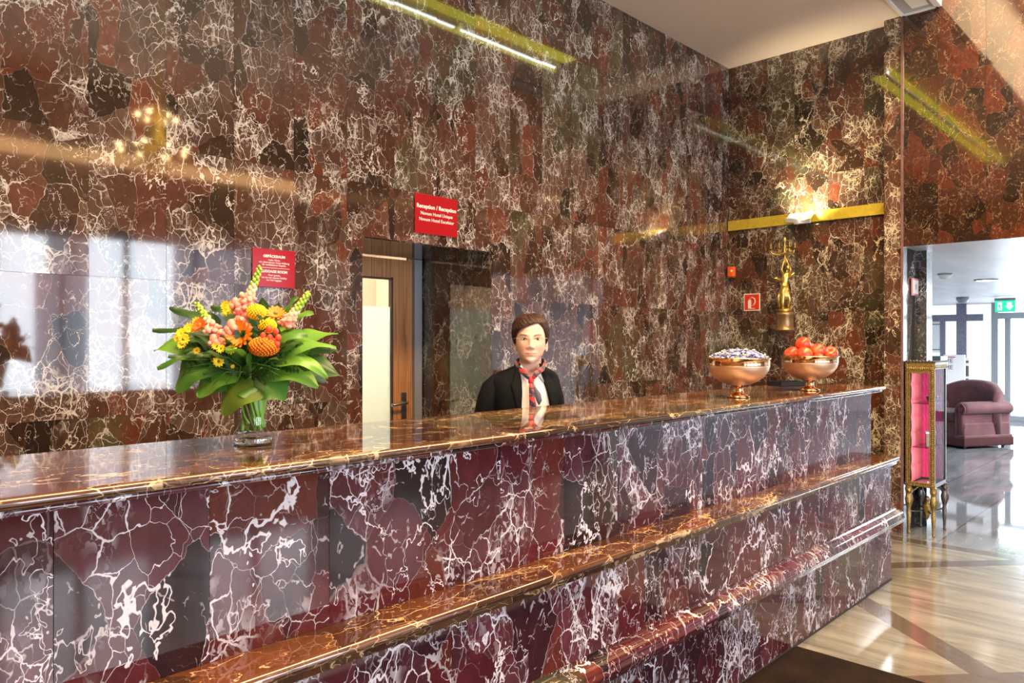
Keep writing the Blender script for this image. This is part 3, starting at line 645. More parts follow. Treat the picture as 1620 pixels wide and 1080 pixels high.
# apples
t = NT('apple_skin'); P = t.pos(); g = t.noise(P, 18, 3); g2 = t.noise(t.v('MULTIPLY', P, (60, 60, 9)), 1.0, 3)
t.set(Base_Color=t.mix(t.step(t.m('ADD', t.m('MULTIPLY', g, .8), t.m('MULTIPLY', g2, .3)), .58, .74), (.70, .065, .030), (.80, .33, .07)), Roughness=.28); M_APPLE = t.mat
M_STEM = simple('brown_stem', (.10, .06, .03), .7)
ap = None
def appl():
    rt = empty('apple', (0, 0, 0)); mb = MB()
    pr = [(.0005, -.024), (.010, -.030), (.020, -.031), (.031, -.022), (.037, -.005), (.0375, .010), (.033, .023), (.022, .031), (.012, .031), (.005, .026), (.0005, .022)]
    mb.lathe([(a*1.15, b*1.15) for a, b in pr], 24, fn=lambda t, z: 1+.02*math.cos(5*t)*(1 if z < 0 else .3)); mb.build('fruit', M_APPLE, rt)
    mb = MB(); mb.tube([(0, 0, .022), (.001, 0, .032), (.005, 0, .040)], .0015, 5); mb.build('stem', M_STEM, rt)
    return rt
rx = Vector((.676, -.737, 0)); fw = Vector((.737, .676, 0))
apples = [(-.112, -.03, .212, 'leftmost red apple'), (-.045, -.085, .205, 'red apple at the front, second from the left'), (-.000, -.095, .195, 'low front red apple resting against the rim'), (-.028, -.01, .262, 'topmost red apple of the heap'), (.034, -.05, .222, 'large red apple in front, right of centre'), (.113, -.02, .215, 'rightmost red apple'), (.080, .04, .205, 'yellowish apple behind the rightmost one'), (-.05, .05, .215, 'red apple behind the leftmost ones'), (.02, .045, .225, 'red apple at the back of the heap')]
pts = [Vector((a*1.04, b*1.04, z)) for a, b, z, _ in apples]
for it in range(60):
    for i in range(len(pts)):
        for j in range(i):
            d = pts[i]-pts[j]; L = d.length
            if L < .086: d = d/L*(.086-L)*.5; pts[i] += d; pts[j] -= d
    for q in pts:
        h = math.hypot(q.x, q.y)
        if h > .112: q.x *= .112/h; q.y *= .112/h
for i, (a, b, z, lab) in enumerate(apples):
    a, b, z = pts[i]
    o = appl() if ap is None else clone(ap); ap = ap or o
    tag(o, lab+' in the copper bowl', 'apple', 'red apples in the bowl'); o.location = B2 + rx*a + fw*b + Vector((0, 0, z)); o.rotation_euler = (rc.uniform(-.7, .7), rc.uniform(-.7, .7), rc.uniform(0, 6))
# black tray on the counter corner
s = empty('black_tray', (4.76, 2.10, TOPZ), -.4, label='low black tray at the back corner of the counter behind the bowls', cat='tray')
M_BLK = simple('black_plastic', (.012, .012, .014), .3)
mb = MB(); mb.box(-.10, .10, -.06, .06, 0, .006); mb.build('base', M_BLK, s, bevel=.002)
mb = MB(); [mb.box(*q) for q in ((-.10, .10, -.06, -.055, .004, .03), (-.10, .10, .055, .06, .004, .03), (-.10, -.095, -.06, .06, .004, .03), (.095, .10, -.06, .06, .004, .03))]; mb.build('rim', M_BLK, s)

# ================================================================== VASE AND BOUQUET
VL = Vector((1.015, 1.976, TOPZ)); VR = math.atan2(-.737, .676)   # local x = image right, y = away
def matglass(name, tint=(.97, .99, .98), ior=1.45):
    t = NT(name); t.set(Base_Color=tint, Roughness=.0, IOR=ior, Transmission_Weight=1.0); return t.mat
s = empty('glass_vase', VL, VR, label='clear flared glass vase on the counter holding the flowers', cat='vase')
prof = [(.050, .0), (.057, .004), (.058, .016), (.052, .034), (.043, .048), (.040, .062), (.042, .095), (.049, .145), (.060, .195), (.066, .205)]
inner = [(r-.0035, z) for r, z in prof[::-1][:-3]] + [(.046, .020), (.03, .014), (.002, .013)]
mb = MB(); mb.lathe(prof, 48, caps=True); mb.f.pop(); mb.m.pop(); mb.sm.pop(); mb.at.pop()
mb.build('vase_body', glass('vase_glass', (.98, 1, .99), .06, .0), s)
mb = MB(); mb.lathe([(.005, .004), (.050, .004), (.052, .012), (.044, .020), (.02, .024), (.002, .025)], 40); mb.build('thick_base', matglass('solid_glass'), s)
BQ = empty('flower_bouquet', VL, VR, label='large mixed bouquet of orange, yellow and pink flowers with broad green leaves', cat='flowers')
rb = random.Random(11)
def px(x, y, d=0): return Vector(((x-401)/567*(1+d*.5), d, (704-y)/567*(1+d*.5)-(0 if y < 640 else 0)))
def leafmat(name, c0, c1):
    t = NT(name); P = t.pos(); g = t.noise(P, 16, 4)
    t.set(Base_Color=t.mix(g, c0, c1), Roughness=.38)
    tl = t.n('ShaderNodeBsdfTranslucent'); tl.inputs[0].default_value = (*[x*1.3 for x in c1], 1); mx = t.n('ShaderNodeMixShader'); mx.inputs[0].default_value = .25
    t.l(t.b.outputs[0], mx.inputs[1]); t.l(tl.outputs[0], mx.inputs[2]); t.l(mx.outputs[0], t.out.inputs[0]); return t.mat
LG = [leafmat('leaf_bright_green', (.10, .27, .025), (.20, .42, .05)), leafmat('leaf_mid_green', (.05, .17, .02), (.11, .28, .035)), leafmat('leaf_dark_green', (.018, .06, .016), (.045, .12, .025)), leafmat('leaf_olive_green', (.09, .17, .015), (.19, .28, .03))]
def leaf(base, tip, w, arch=.03, mi=0, hint=Vector((0, -.55, .8)), fold=.18, heart=.5, wave=.006, name='leaf', drop=None):
    base = Vector(base); tip = Vector(tip); ax = tip-base; L = ax.length; ax.normalize(); sd = ax.cross(hint).normalized(); nr = sd.cross(ax).normalized()
    n, m = 12, 6; rows = []; ph = rb.uniform(0, 6)
    for i in range(n+1):
        t_ = i/n; ww = w*(math.sin(PI*min(1, t_**heart*.98+.01)))**.85*(1-.15*t_)
        c = base+ax*L*t_+nr*arch*math.sin(PI*t_)
        if drop: c.z -= drop*t_*t_
        rows.append([c+sd*(j/m-.5)*ww+nr*(-fold*abs(j/m-.5)*ww*1.0 + wave*math.sin(t_*9+ph+(j > m/2)*2)*abs(j/m-.5)*2) + nr*(.0015 if j == m/2 else 0) for j in range(m+1)])
    mb = MB(); mb.loft(rows, closed=False, caps=False)
    return mb.build(name, LG[mi], BQ)
# big broad leaves (tips read from where they stand round the bunch)
for bx, by, tx, ty, d0, d1, w, mi, arch in (
    (350, 530, 243, 522, .02, -.02, .045, 2, .01), (340, 520, 258, 492, .04, .04, .045, 2, .01), (350, 545, 252, 552, .0, -.05, .085, 0, .02), (345, 555, 264, 578, -.02, -.08, .05, 1, .02),
    (345, 560, 300, 614, -.05, -.10, .095, 1, .02), (370, 575, 335, 622, -.06, -.10, .085, 0, .015), (395, 585, 330, 628, -.05, -.08, .06, 1, .015),
    (412, 592, 376, 650, -.08, -.105, .105, 3, .02), (420, 590, 470, 628, -.06, -.09, .11, 1, .02), (400, 580, 440, 620, -.02, -.04, .09, 2, .02),
    (440, 575, 522, 606, -.05, -.08, .07, 0, .02), (450, 570, 545, 592, -.02, -.03, .085, 2, .02), (445, 560, 540, 590, -.06, -.09, .05, 0, .03),
    (440, 560, 544, 548, -.04, -.05, .055, 0, .03), (445, 550, 536, 530, .0, .0, .06, 0, .02), (440, 545, 500, 525, -.04, -.06, .07, 1, .02),
    (435, 520, 490, 498, .03, .03, .055, 0, .01), (432, 515, 462, 474, .04, .04, .038, 1, .005), (425, 510, 432, 480, .05, .05, .03, 2, .005), (360, 505, 320, 492, .06, .06, .04, 2, .01),
    (380, 575, 300, 600, .05, .08, .09, 2, .02), (420, 570, 500, 610, .05, .08, .09, 2, .02), (400, 560, 395, 480, .08, .10, .09, 2, .01), (375, 560, 320, 530, .04, .06, .09, 2, .01), (430, 560, 480, 535, .04, .06, .09, 2, .01)):
    leaf(px(bx, by, d0), px(tx, ty, d1), w*1.55, arch, mi)
# dark filler sprigs
def sprig(bx, by, tx, ty, d0, d1, n=7, l=.03, mi=2):
    a, b = px(bx, by, d0), px(tx, ty, d1); mb = MB(); mb.tube([a, (a+b)/2+Vector((0, 0, .01)), b], .0013, 5)
    for i in range(n):
        c = a.lerp(b, (i+1)/n)
        for sg in (-1, 1):
            dr = ((b-a).normalized()*.5+Vector((sg*(b-a).normalized().z, -.3, -sg*(b-a).normalized().x))*.8).normalized(); e = c+dr*l*(1-.4*i/n)
            sd = dr.cross(Vector((0, -1, .3))).normalized()*l*.16; m_ = (c+e)/2
            mb.add([c, m_+sd, e, m_-sd], [(0, 1, 2, 3)])
    mb.build('foliage_sprig', LG[mi], BQ)
for q in ((370, 575, 305, 540, -.03, -.07), (375, 580, 320, 575, -.05, -.09), (380, 580, 345, 520, -.04, -.08), (400, 590, 385, 560, -.08, -.11), (400, 590, 420, 575, -.08, -.12), (410, 590, 455, 585, -.07, -.11), (410, 585, 470, 560, -.06, -.10),
          (395, 580, 365, 548, -.07, -.10), (405, 575, 430, 550, -.08, -.10), (410, 570, 430, 500, -.05, -.07), (400, 560, 402, 520, -.08, -.10), (440, 570, 490, 575, -.05, -.09), (380, 590, 350, 590, -.06, -.10), (420, 590, 445, 600, -.08, -.12)):
    sprig(*q)
# bent thin grass blades in front
mb = MB()
for i in range(12):
    a = px(400+rb.uniform(-10, 20), 585, -.08); b = px(400+rb.uniform(-90, 100), 560+rb.uniform(-10, 40), -.12); mb.tube([a, (a+b)/2+Vector((0, -.02, .02)), b], .0009, 4)
tag(mb.build('grass_blades', LG[1], BQ), kind='stuff')
FM = {n: simple('petal_'+n, c, .55, 0, .15, 60) for n, c in (('yellow', (.90, .62, .01)), ('orange', (.90, .22, .01)), ('deep_orange', (.85, .14, .01)), ('pink', (.80, .32, .25)), ('cream', (.75, .62, .38)), ('lime', (.36, .55, .07)), ('green', (.26, .50, .07)), ('olive', (.13, .15, .03)), ('red', (.72, .07, .03)), ('yolk', (.85, .50, .01)))}
def daisy(c, r, pm, cm, n=13, facing=Vector((0, -1, .25)), cup=.25, name='daisy_flower', cr=.35, rowsn=1):
    c = Vector(c); f = facing.normalized(); a = f.cross(Vector((0, 0, 1))).normalized(); b = a.cross(f); mb = MB()
    for rw in range(rowsn):
        for k in range(n):
            t_ = 2*PI*(k+rw*.5)/n+rb.uniform(-.06, .06); d = a*math.cos(t_)+b*math.sin(t_); sd = f.cross(d); L = r*(1-.2*rw)*rb.uniform(.9, 1.05); w = PI*r/n*1.15
            pts = []
            for u, ww in ((.15, .35), (.45, .9), (.8, 1.0), (1.0, .35)):
                o_ = c+d*L*u+f*(cup*L*u*u*(1 if rw == 0 else 1.7)+.001*rw+.001); pts += [o_-sd*w*ww*.5, o_+f*.0015*ww, o_+sd*w*ww*.5]
            mb.add(pts, [(3*i+j, 3*i+j+1, 3*i+j+4, 3*i+j+3) for i in range(3) for j in range(2)], 0, True)
    rt = mb.build(name, FM[pm], BQ)
    mb = MB(); mb.ball(c+f*r*.05, r*cr, seg=10, ring=6, sc=(1, .7, 1)); mb.build('flower_centre', FM[cm], rt)
    return rt
def pompon(c, r, pm, n=150, name='pompon_flower', flat=.8, sz=.22):
    c = Vector(c); mb = MB(); mb.ball(c, r*.82, seg=16, ring=10, sc=(1, 1, flat))
    for i in range(n):
        z = 1-2*(i+.5)/n; q = math.sqrt(1-z*z); t_ = i*2.39996; d = Vector((q*math.cos(t_), q*math.sin(t_), z*flat))
        if d.y > .6: continue
        o_ = c+d*r*.8; mb.ball(o_+d*r*.12, r*sz*.5, seg=5, ring=4, sc=(1, 1, 1))
    return mb.build(name, FM[pm], BQ)
pompon(px(412, 492, -.03), .027, 'yellow'); pompon(px(434, 512, -.05), .025, 'yellow')
pompon(px(440, 541, -.10), .042, 'orange', 230, 'celosia_flower', .62, .20)
daisy(px(399, 524, -.09), .044, 'orange', 'olive', 16, Vector((-.1, -1, .35)), .30, 'gerbera_flower', .22, 2)
daisy(px(326, 512, -.05), .026, 'deep_orange', 'orange', 14, Vector((-.4, -1, .7)), .2, 'gerbera_flower', .3, 2)
daisy(px(383, 497, .01), .028, 'orange', 'olive', 14, Vector((-.2, -.8, .9)), .2, 'gerbera_flower', .25, 2)
daisy(px(432, 500, .02), .030, 'orange', 'olive', 14, Vector((.3, -.8, .9)), .2, 'gerbera_flower', .25, 2)
for x, y, r, d in ((300, 524, .018, -.06), (309, 517, .017, -.05), (306, 532, .016, -.07), (294, 530, .015, -.06), (302, 541, .014, -.07), (318, 508, .015, -.03), (333, 548, .011, -.10), (374, 544, .013, -.11), (393, 544, .016, -.12), (363, 540, .012, -.10),
                   (372, 563, .016, -.12), (364, 560, .012, -.11), (370, 488, .020, -.01), (355, 486, .016, .01), (361, 492, .015, -.01), (395, 571, .006, -.12)):
    daisy(px(x, y, d), r, 'yellow', 'olive' if y > 540 else 'yolk', 11, Vector((rb.uniform(-.3, .3), -1, rb.uniform(.2, .6))), .2, 'chrysanthemum_flower', .34, 2)
# snapdragon spikes
def spike(b0, t0, n, r0, r1, pink):
    a, b = Vector(b0), Vector(t0); st = a.lerp(b, .02); mb = MB(); mb.tube([a, (a+b)/2, b], [.004, .003, .002], 6); 
    for i in range(n):
        u = i/n; c = a.lerp(b, u); r = r0+(r1-r0)*u; t_ = i*2.4; d = (b-a).normalized(); s1 = d.cross(Vector((0, 1, 0))).normalized(); s2 = d.cross(s1)
        o_ = s1*math.cos(t_)+s2*math.sin(t_); mi = (1 if u < pink else (2 if u < pink+.2 else 0))
        mb.ball(c+o_*r*1.0+d*r*.4, r*(.95 if mi != 1 else 1.15), mi, 7, 5, sc=(1, 1, 1.15))
        if mi == 1: mb.ball(c+o_*r*2.0, r*.9, mi, 7, 5, sc=(1.1, 1, .7))
    mb.build('snapdragon_spike', [FM['lime'], FM['pink'], FM['cream']], BQ)
spike(px(388, 498, -.02), px(412, 423, 0), 46, .010, .0045, .40)
spike(px(366, 530, -.08), px(314, 479, -.02), 46, .009, .0045, .33)
spike(px(456, 515, -.02), px(489, 464, .0), 40, .009, .0045, .25)
spike(px(395, 530, -.06), px(380, 470, .02), 20, .011, .008, .9)
for x, y, r in ((385, 508, .016), (379, 516, .014), (357, 531, .015), (370, 532, .014), (378, 530, .013), (376, 478, .014), (397, 478, .013), (346, 514, .010), (402, 486, .012)):
    mb = MB(); c = px(x, y, -.09 if y > 500 else -.02); mb.ball(c, r, 0, 10, 7, sc=(.8, .7, 1.1)); mb.ball(c+Vector((r*.6, -.004, -r*.5)), r*.7, 0, 8, 6); mb.ball(c+Vector((-r*.5, -.004, -r*.7)), r*.6, 0, 8, 6); mb.build('snapdragon_blossom', FM['pink'], BQ)
for x, y in ((450, 512), (461, 516), (441, 523), (452, 526), (465, 526), (456, 534), (463, 536), (448, 532)):
    mb = MB(); c = px(x, y, -.11); mb.ball(c, .0085, seg=10, ring=7, sc=(1, 1, 1.2)); mb.tube([c, c+Vector((-.01, .03, -.03))], .0012, 5); mb.build('red_berry', FM['red'], BQ)
# stems in the vase
for i in range(26):
    a = i*2.4; r = .031*math.sqrt((i+.5)/26); q = .031*math.sqrt((((i*7) % 26)+.5)/26); a2 = a+1.2
    mb = MB(); mb.tube([(q*math.cos(a2), q*math.sin(a2), .035+rb.uniform(0, .025)), (r*.9*math.cos(a+.6), r*.9*math.sin(a+.6), .08), (1.3*r*math.cos(a), 1.3*r*math.sin(a), .15), (2.2*r*math.cos(a), 2.2*r*math.sin(a)-.01, .24)], rb.uniform(.0025, .0055), 7)
    mb.build('flower_stem', FM['green'] if i % 4 else FM['olive'], BQ)
for i in range(46):
    a = i*2.39996; q = .03+.07*math.sqrt(i/46); c = Vector((q*math.cos(a), q*.7*math.sin(a), .20+.05*rb.random())); el = rb.uniform(.0, 1.0)
    d = Vector((math.cos(a)*1.2, math.sin(a)*.8-.25, el)).normalized()
    leaf(c, c+d*rb.uniform(.09, .15), rb.uniform(.04, .07), .015, rb.choice((1, 2, 2, 1)))

# ================================================================== GILT FIGURE LAMP ON THE END WALL
GX, GY, GZ = 6.30, 2.795, 1.591
t = NT('old_gilt'); P = t.pos(); g = t.noise(P, 40, 4); t.set(Base_Color=t.mix(g, (.42, .28, .06), (.80, .60, .20)), Metallic=.9, Roughness=.32); M_GILT = t.mat
s = empty('figure_lamp', (GX, GY, GZ), YAW*-1+.0, label='gilt candelabrum held up by a draped figure on a round base by the end wall', cat='candelabrum')
mb = MB(); mb.lathe([(.082, 0), (.084, .012), (.076, .020), (.072, .034), (.070, .125), (.076, .135), (.077, .150), (.066, .160)], 36); mb.build('base', simple('bronze_brown', (.30, .19, .09), .35, .7, .2), s)
mb = MB(); mb.box(-.03, .03, .05, .21, .02, .06); mb.build('wall_bracket', M_GILT, s)
# figure: legs, draped hips, torso, raised arms, head
mb = MB()
mb.ball((0, 0, .175), .055, seg=16, ring=8, sc=(1, 1, .5), disp=lambda d: 1+.25*mnoise.noise(d*5))
mb.tube([(-.022, -.01, .17), (-.026, -.02, .25), (-.018, -.012, .33), (-.005, 0, .38)], [.013, .017, .022, .03], 10)
mb.tube([(.030, .0, .19), (.030, -.03, .27), (.018, -.012, .33), (.005, 0, .38)], [.013, .018, .023, .03], 10)
mb.loft([[(.0+cx+(w*math.cos(2*PI*j/18))*(1+.10*math.sin(j*2.1)), (w*.75*math.sin(2*PI*j/18))*(1+.10*math.cos(j*1.7)), z) for j in range(18)] for cx, w, z in ((.005, .052, .27), (.004, .050, .31), (.002, .044, .35), (0, .034, .39), (.002, .026, .42), (.006, .031, .45), (.010, .034, .475), (.014, .024, .495), (.016, .011, .505))])
mb.tube([(.016, 0, .50), (.020, -.003, .525)], .010, 8); mb.ball((.024, -.006, .543), .021, seg=12, ring=8, sc=(.9, 1, 1.15)); mb.ball((.028, .008, .553), .018, seg=10, ring=6)
mb.tube([(-.012, 0, .482), (-.030, -.004, .53), (-.012, -.004, .585), (.000, 0, .63)], [.011, .010, .008, .006], 8)
mb.tube([(.040, 0, .482), (.050, -.004, .53), (.024, -.004, .585), (.006, 0, .63)], [.011, .010, .008, .006], 8)
mb.tube([(-.03, .01, .43), (-.075, .0, .455), (-.095, -.01, .45)], [.016, .012, .004], 8); mb.tube([(.03, .01, .45), (.07, .0, .49), (.085, -.01, .50)], [.014, .012, .004], 8)
mb.tube([(-.02, .02, .36), (-.05, .01, .29), (-.045, 0, .20)], [.02, .016, .010], 8)
mb.build('figure', M_GILT, s)
mb = MB(); mb.tube([(.003, 0, .56), (.002, 0, .66)], .006, 8); mb.lathe([(.006, .655), (.018, .67), (.008, .69), (.012, .72), (.006, .76), (.016, .775), (.013, .80), (.002, .81)], 14); mb.build('stem', M_GILT, s)
for k in range(7):
    a = 2*PI*k/7+.2; c_, s_ = math.cos(a), math.sin(a); rr = .115 if k % 2 else .085
    mb = MB(); mb.tube([(0, 0, .675), (.05*c_, .05*s_, .655), (rr*.9*c_, rr*.9*s_, .668), (rr*c_, rr*s_, .70)], .0055, 7); mb.tube([(.04*c_, .04*s_, .665), (.055*c_, .055*s_, .685), (.045*c_, .045*s_, .70)], .004, 6)
    m_ = mb.build('candle_arm', M_GILT, s)
    mb = MB(); mb.lathe([(.006, .70), (.021, .706), (.022, .711), (.010, .714), (.013, .728), (.011, .752), (.002, .754)], 12, M=Matrix.Translation((rr*c_, rr*s_, 0))); mb.build('candle_cup', simple('dark_gilt', (.20, .14, .04), .4, .8) if k == 0 else bpy.data.materials['dark_gilt'], m_)

# ================================================================== GILT DISPLAY CABINET
s = empty('display_cabinet', (6.555, 1.755, 0), label='gilt glass display cabinet on carved legs with pink tufted lining', cat='display cabinet')
W2, D2, ZB, ZT = .165, .100, .375, 1.335      # half depth along x, half width along y
t = NT('carved_gilt'); P = t.pos(); g = t.noise(P, 90, 4, .7); t.set(Base_Color=t.ramp(g, [(.3, (.09, .055, .02)), (.5, (.34, .23, .08)), (.72, (.62, .47, .20))]), Metallic=.75, Roughness=.38); t.bump(g, .5, .004); M_CARV = t.mat
t = NT('dark_gilt_frame'); P = t.pos(); g = t.noise(P, 70, 4, .7); t.set(Base_Color=t.mix(g, (.03, .025, .03), (.22, .20, .19)), Metallic=.6, Roughness=.35); M_DCARV = t.mat
fr = MB(); FW = .020
for x in (-W2, W2-FW):
    for y in (-D2, D2-FW): fr.box(x, x+FW, y, y+FW, ZB, ZT)
for z0, z1 in ((ZB, ZB+.03), (ZT-.05, ZT)):
    fr.box(-W2, -W2+FW, -D2, D2, z0, z1); fr.box(W2-FW, W2, -D2, D2, z0, z1); fr.box(-W2, W2, -D2, -D2+FW, z0, z1); fr.box(-W2, W2, D2-FW, D2, z0, z1)
fr.build('frame', M_DCARV, s, bevel=.002)
fc = MB()   # carved front frame with beading
fx = -W2-.010
fc.box(fx, -W2, -D2-.004, -D2+.030, ZB, ZT); fc.box(fx, -W2, D2-.026, D2+.004, ZB, ZT); fc.box(fx-.0015, -W2-.0005, -D2+.001, D2-.001, ZB+.001, ZB+.035); fc.box(fx-.0015, -W2-.0005, -D2+.001, D2-.001, ZT-.075, ZT-.001)
fc.box(fx-.006, fx, -D2+.030, -D2+.036, ZB+.03, ZT-.07); fc.box(fx-.006, fx, D2-.032, D2-.026, ZB+.03, ZT-.07); fc.box(fx-.006, fx, -D2+.03, D2-.026, ZT-.082, ZT-.075)
fc.build('door_frame', M_CARV, s, bevel=.002)
bd = MB()
n = 62
for i in range(n):
    z = ZB+.02+(ZT-ZB-.04)*i/(n-1); bd.ball((fx-.003, -D2+.012, z), .0068, seg=7, ring=5); bd.ball((fx-.003, D2-.010, z), .0052, seg=6, ring=4)
for i in range(14):
    y = -D2+.01+(2*D2-.02)*i/13; bd.ball((fx-.003, y, ZT-.045), .006, seg=6, ring=4, sc=(1, 1, 2.6)); bd.ball((fx-.003, y, ZB+.012), .005, seg=6, ring=4)
for i in range(22):
    x = -W2+.01+(2*W2-.02)*i/21; bd.ball((x, -D2-.003, ZT-.03), .005, seg=6, ring=4, sc=(1, 1, 2.6))
o = bd.build('beading', M_CARV, s); o['kind'] = 'stuff'
cr = MB()   # leafy crest
cr.box(-W2-.014, W2+.01, -D2-.012, D2+.008, ZT, ZT+.010)
for i in range(9):
    y = -D2+.01+(2*D2-.02)*i/8; cr.ball((-W2-.012, y, ZT+.012), .011, seg=8, ring=6, sc=(.6, 1, 1.2 if i % 2 else .8))
for i in range(12):
    x = -W2+.01+(2*W2-.02)*i/11; cr.ball((x, -D2-.010, ZT+.010), .009, seg=8, ring=6, sc=(1, .6, 1.1 if i % 2 else .7))
cr.build('crest', M_DCARV, s)
t = NT('pink_tufted_velvet'); P = t.pos(); t.set(Base_Color=(.78, .06, .26), Roughness=.6, Sheen_Weight=.6); M_PINK = t.mat
M_SALM = simple('salmon_velvet', (.86, .22, .26), .6)
def tuft(u0, u1, z0, z1, nu, nz, fn):
    rows = []
    for j in range(nz+1):
        z = z0+(z1-z0)*j/nz; row = []
        for i in range(nu+1):
            u = u0+(u1-u0)*i/nu; w = u+.0045*math.sin(z*2*PI/.085); h = .013*abs(math.sin(w*PI/.024))**.7*(1-.25*abs(math.sin(z*PI/.17)))
            row.append(fn(u, z, h))
        rows.append(row)
    return rows
mb = MB(); mb.loft(tuft(-D2+.02, D2-.02, ZB+.03, ZT-.05, 50, 110, lambda u, z, h: (W2-.020-h, u, z)), closed=False, caps=False); mb.build('back_lining', M_PINK, s)
mb = MB(); rows = []
for j in range(91):
    z = ZB+.03+(ZT-ZB-.08)*j/90; rows.append([(x, D2-.024-.014*abs(math.sin(z*PI/.13))**.5*abs(math.sin((x+W2)*PI/.155))**.5, z) for x in [(-W2+.02)+(2*W2-.04)*i/30 for i in range(31)]])
mb.loft(rows, closed=False, caps=False); mb.build('side_lining', M_SALM, s)
mb = MB(); mb.box(-W2+.005, W2-.005, D2-.022, D2-.012, ZB, ZT); mb.box(W2-.018, W2-.006, -D2+.005, D2-.005, ZB, ZT); mb.build('back_board', M_DCARV, s)
G1 = glass('cabinet_glass', (.96, .97, .97), .03)
G2 = glass('side_glass_smoky', (.50, .54, .58), .008)
mb = MB(); mb.box(-W2+.003, -W2+.006, -D2+.02, D2-.02, ZB+.02, ZT-.05); mb.build('front_glass', G1, s)
mb = MB(); mb.box(-W2+.02, W2-.02, -D2+.006, -D2+.009, ZB+.02, ZT-.05); mb.build('side_glass', G2, s)
lo = area('cabinet_fill_light', (6.412, 1.682, .86), Vector((.75, .62, 0)).to_track_quat('-Z', 'Y').to_euler(), .022, .86, 1.5, (1, .86, .84))  # added light inside the cabinet, brightens the pink lining
for z in (.675, 1.015):
    mb = MB(); mb.box(-W2+.01, W2-.035, -D2+.012, D2-.042, z, z+.008); mb.build('glass_shelf', glass('shelf_glass', (.80, .70, .80), .06) if z < .7 else bpy.data.materials['shelf_glass'], s)
mb = MB(); mb.box(-W2+.005, W2-.005, -D2+.005, D2-.02, ZB, ZB+.012); mb.build('floor_board', simple('rosy_board', (.42, .20, .28), .4), s)
def cleg(x, y, mat, out):
    mb = MB()
    mb.lathe([(.010, 0), (.013, .01), (.009, .02), (.011, .05), (.014, .10), (.017, .165), (.013, .17), (.016, .18), (.012, .19), (.018, .215), (.026, .245), (.030, .27), (.022, .30), (.018, .318), (.024, .335), (.026, .352), (.020, .37), (.024, .376)], 14, M=Matrix.Translation((x, y, 0)), fn=lambda t, z: 1+.12*math.sin(3*t+z*20)*(z > .19))
    mb.ball((x-.012, y-.006, .335), .016, seg=10, ring=7, sc=(1, 1, 1.2)); mb.tube([(x-.02, y-.015, .26), (x-.028, y-.01, .24), (x-.014, y, .22)], [.006, .008, .004], 7)
    mb.tube([(x, y, .29), (x+out[0]*.03, y+out[1]*.02, .335), (x+out[0]*.07, y+out[1]*.035, .352), (x+out[0]*.09, y+out[1]*.05, .37)], [.010, .009, .008, .006], 7)
    mb.build('leg', mat, s)
cleg(-W2+.01, -D2+.01, M_CARV, (1, 1)); cleg(-W2+.01, D2-.015, M_CARV, (1, -1)); cleg(W2-.015, -D2+.01, M_DCARV, (-1, 1)); cleg(W2-.03, D2-.02, M_DCARV, (-1, -1))
mb = MB()
for (x0, y0, x1, y1) in ((-W2+.01, -D2+.01, 0, 0), (W2-.015, -D2+.01, 0, 0), (-W2+.01, D2-.015, 0, 0), (W2-.03, D2-.02, 0, 0)):
    mb.tube([(x0, y0, .175), ((x0+x1)/2, (y0+y1)/2, .165), (x1, y1, .175)], .006, 8)
mb.build('stretcher', M_DCARV, s)
mb = MB(); mb.lathe([(.003, .10), (.014, .12), (.026, .155), (.034, .19), (.030, .215), (.012, .235), (.016, .25), (.020, .262), (.014, .28), (.002, .286)], 18, M=Matrix.Translation((-.02, -.01, 0)), fn=lambda t, z: 1+.10*math.sin(5*t+z*40)); mb.build('carved_urn', M_CARV, s)
# things standing in the cabinet
s = empty('black_bowl', (6.49, 1.70, 1.0235), label='small black bowl on the upper glass shelf of the gilt cabinet', cat='bowl')
mb = MB(); mb.lathe([(.022, 0), (.024, .004), (.034, .018), (.042, .045), (.043, .052), (.039, .050), (.030, .018), (.002, .012)], 28); mb.build('bowl_body', M_BLK, s)
mb = MB(); mb.lathe([(.0435, .050), (.0445, .052), (.0435, .054)], 28); mb.build('rim', M_STEEL, s)
s = empty('dark_box', (6.50, 1.71, .6835), .3, label='dark olive box on the lower glass shelf of the gilt cabinet', cat='box')
mb = MB(); mb.box(-.05, .05, -.035, .035, 0, .10); mb.build('box_body', simple('olive_card', (.05, .05, .03), .4), s, bevel=.002)
mb = MB(); mb.box(-.052, .052, -.037, .037, .10, .115); mb.build('lid', simple('grey_lid', (.25, .25, .26), .4), s, bevel=.002)
s = empty('white_dish', (6.475, 1.70, .3885), label='small white dish on the bottom of the gilt cabinet', cat='dish')
mb = MB(); mb.lathe([(.015, 0), (.022, .004), (.032, .016), (.030, .017), (.014, .008), (.002, .007)], 24); mb.build('dish_body', simple('porcelain', (.8, .8, .78), .15), s)
mb = MB(); mb.ball((0, 0, .014), .008, seg=8, ring=6); mb.build('knob', M_GILT, s)
# small brown ball foot thing on the floor by the pilaster
s = empty('doorstop', (6.20, 1.93, 0), label='small round brown wooden doorstop on the floor behind the counter end', cat='doorstop')
mb = MB(); mb.lathe([(.022, 0), (.030, .008), (.036, .026), (.030, .046), (.014, .056), (.002, .058)], 20); mb.build('knob', simple('brown_wood', (.22, .10, .06), .35), s)
mb = MB(); mb.lathe([(.010, .052), (.014, .058), (.010, .066), (.002, .068)], 14); mb.build('cap', M_BRASS, s)

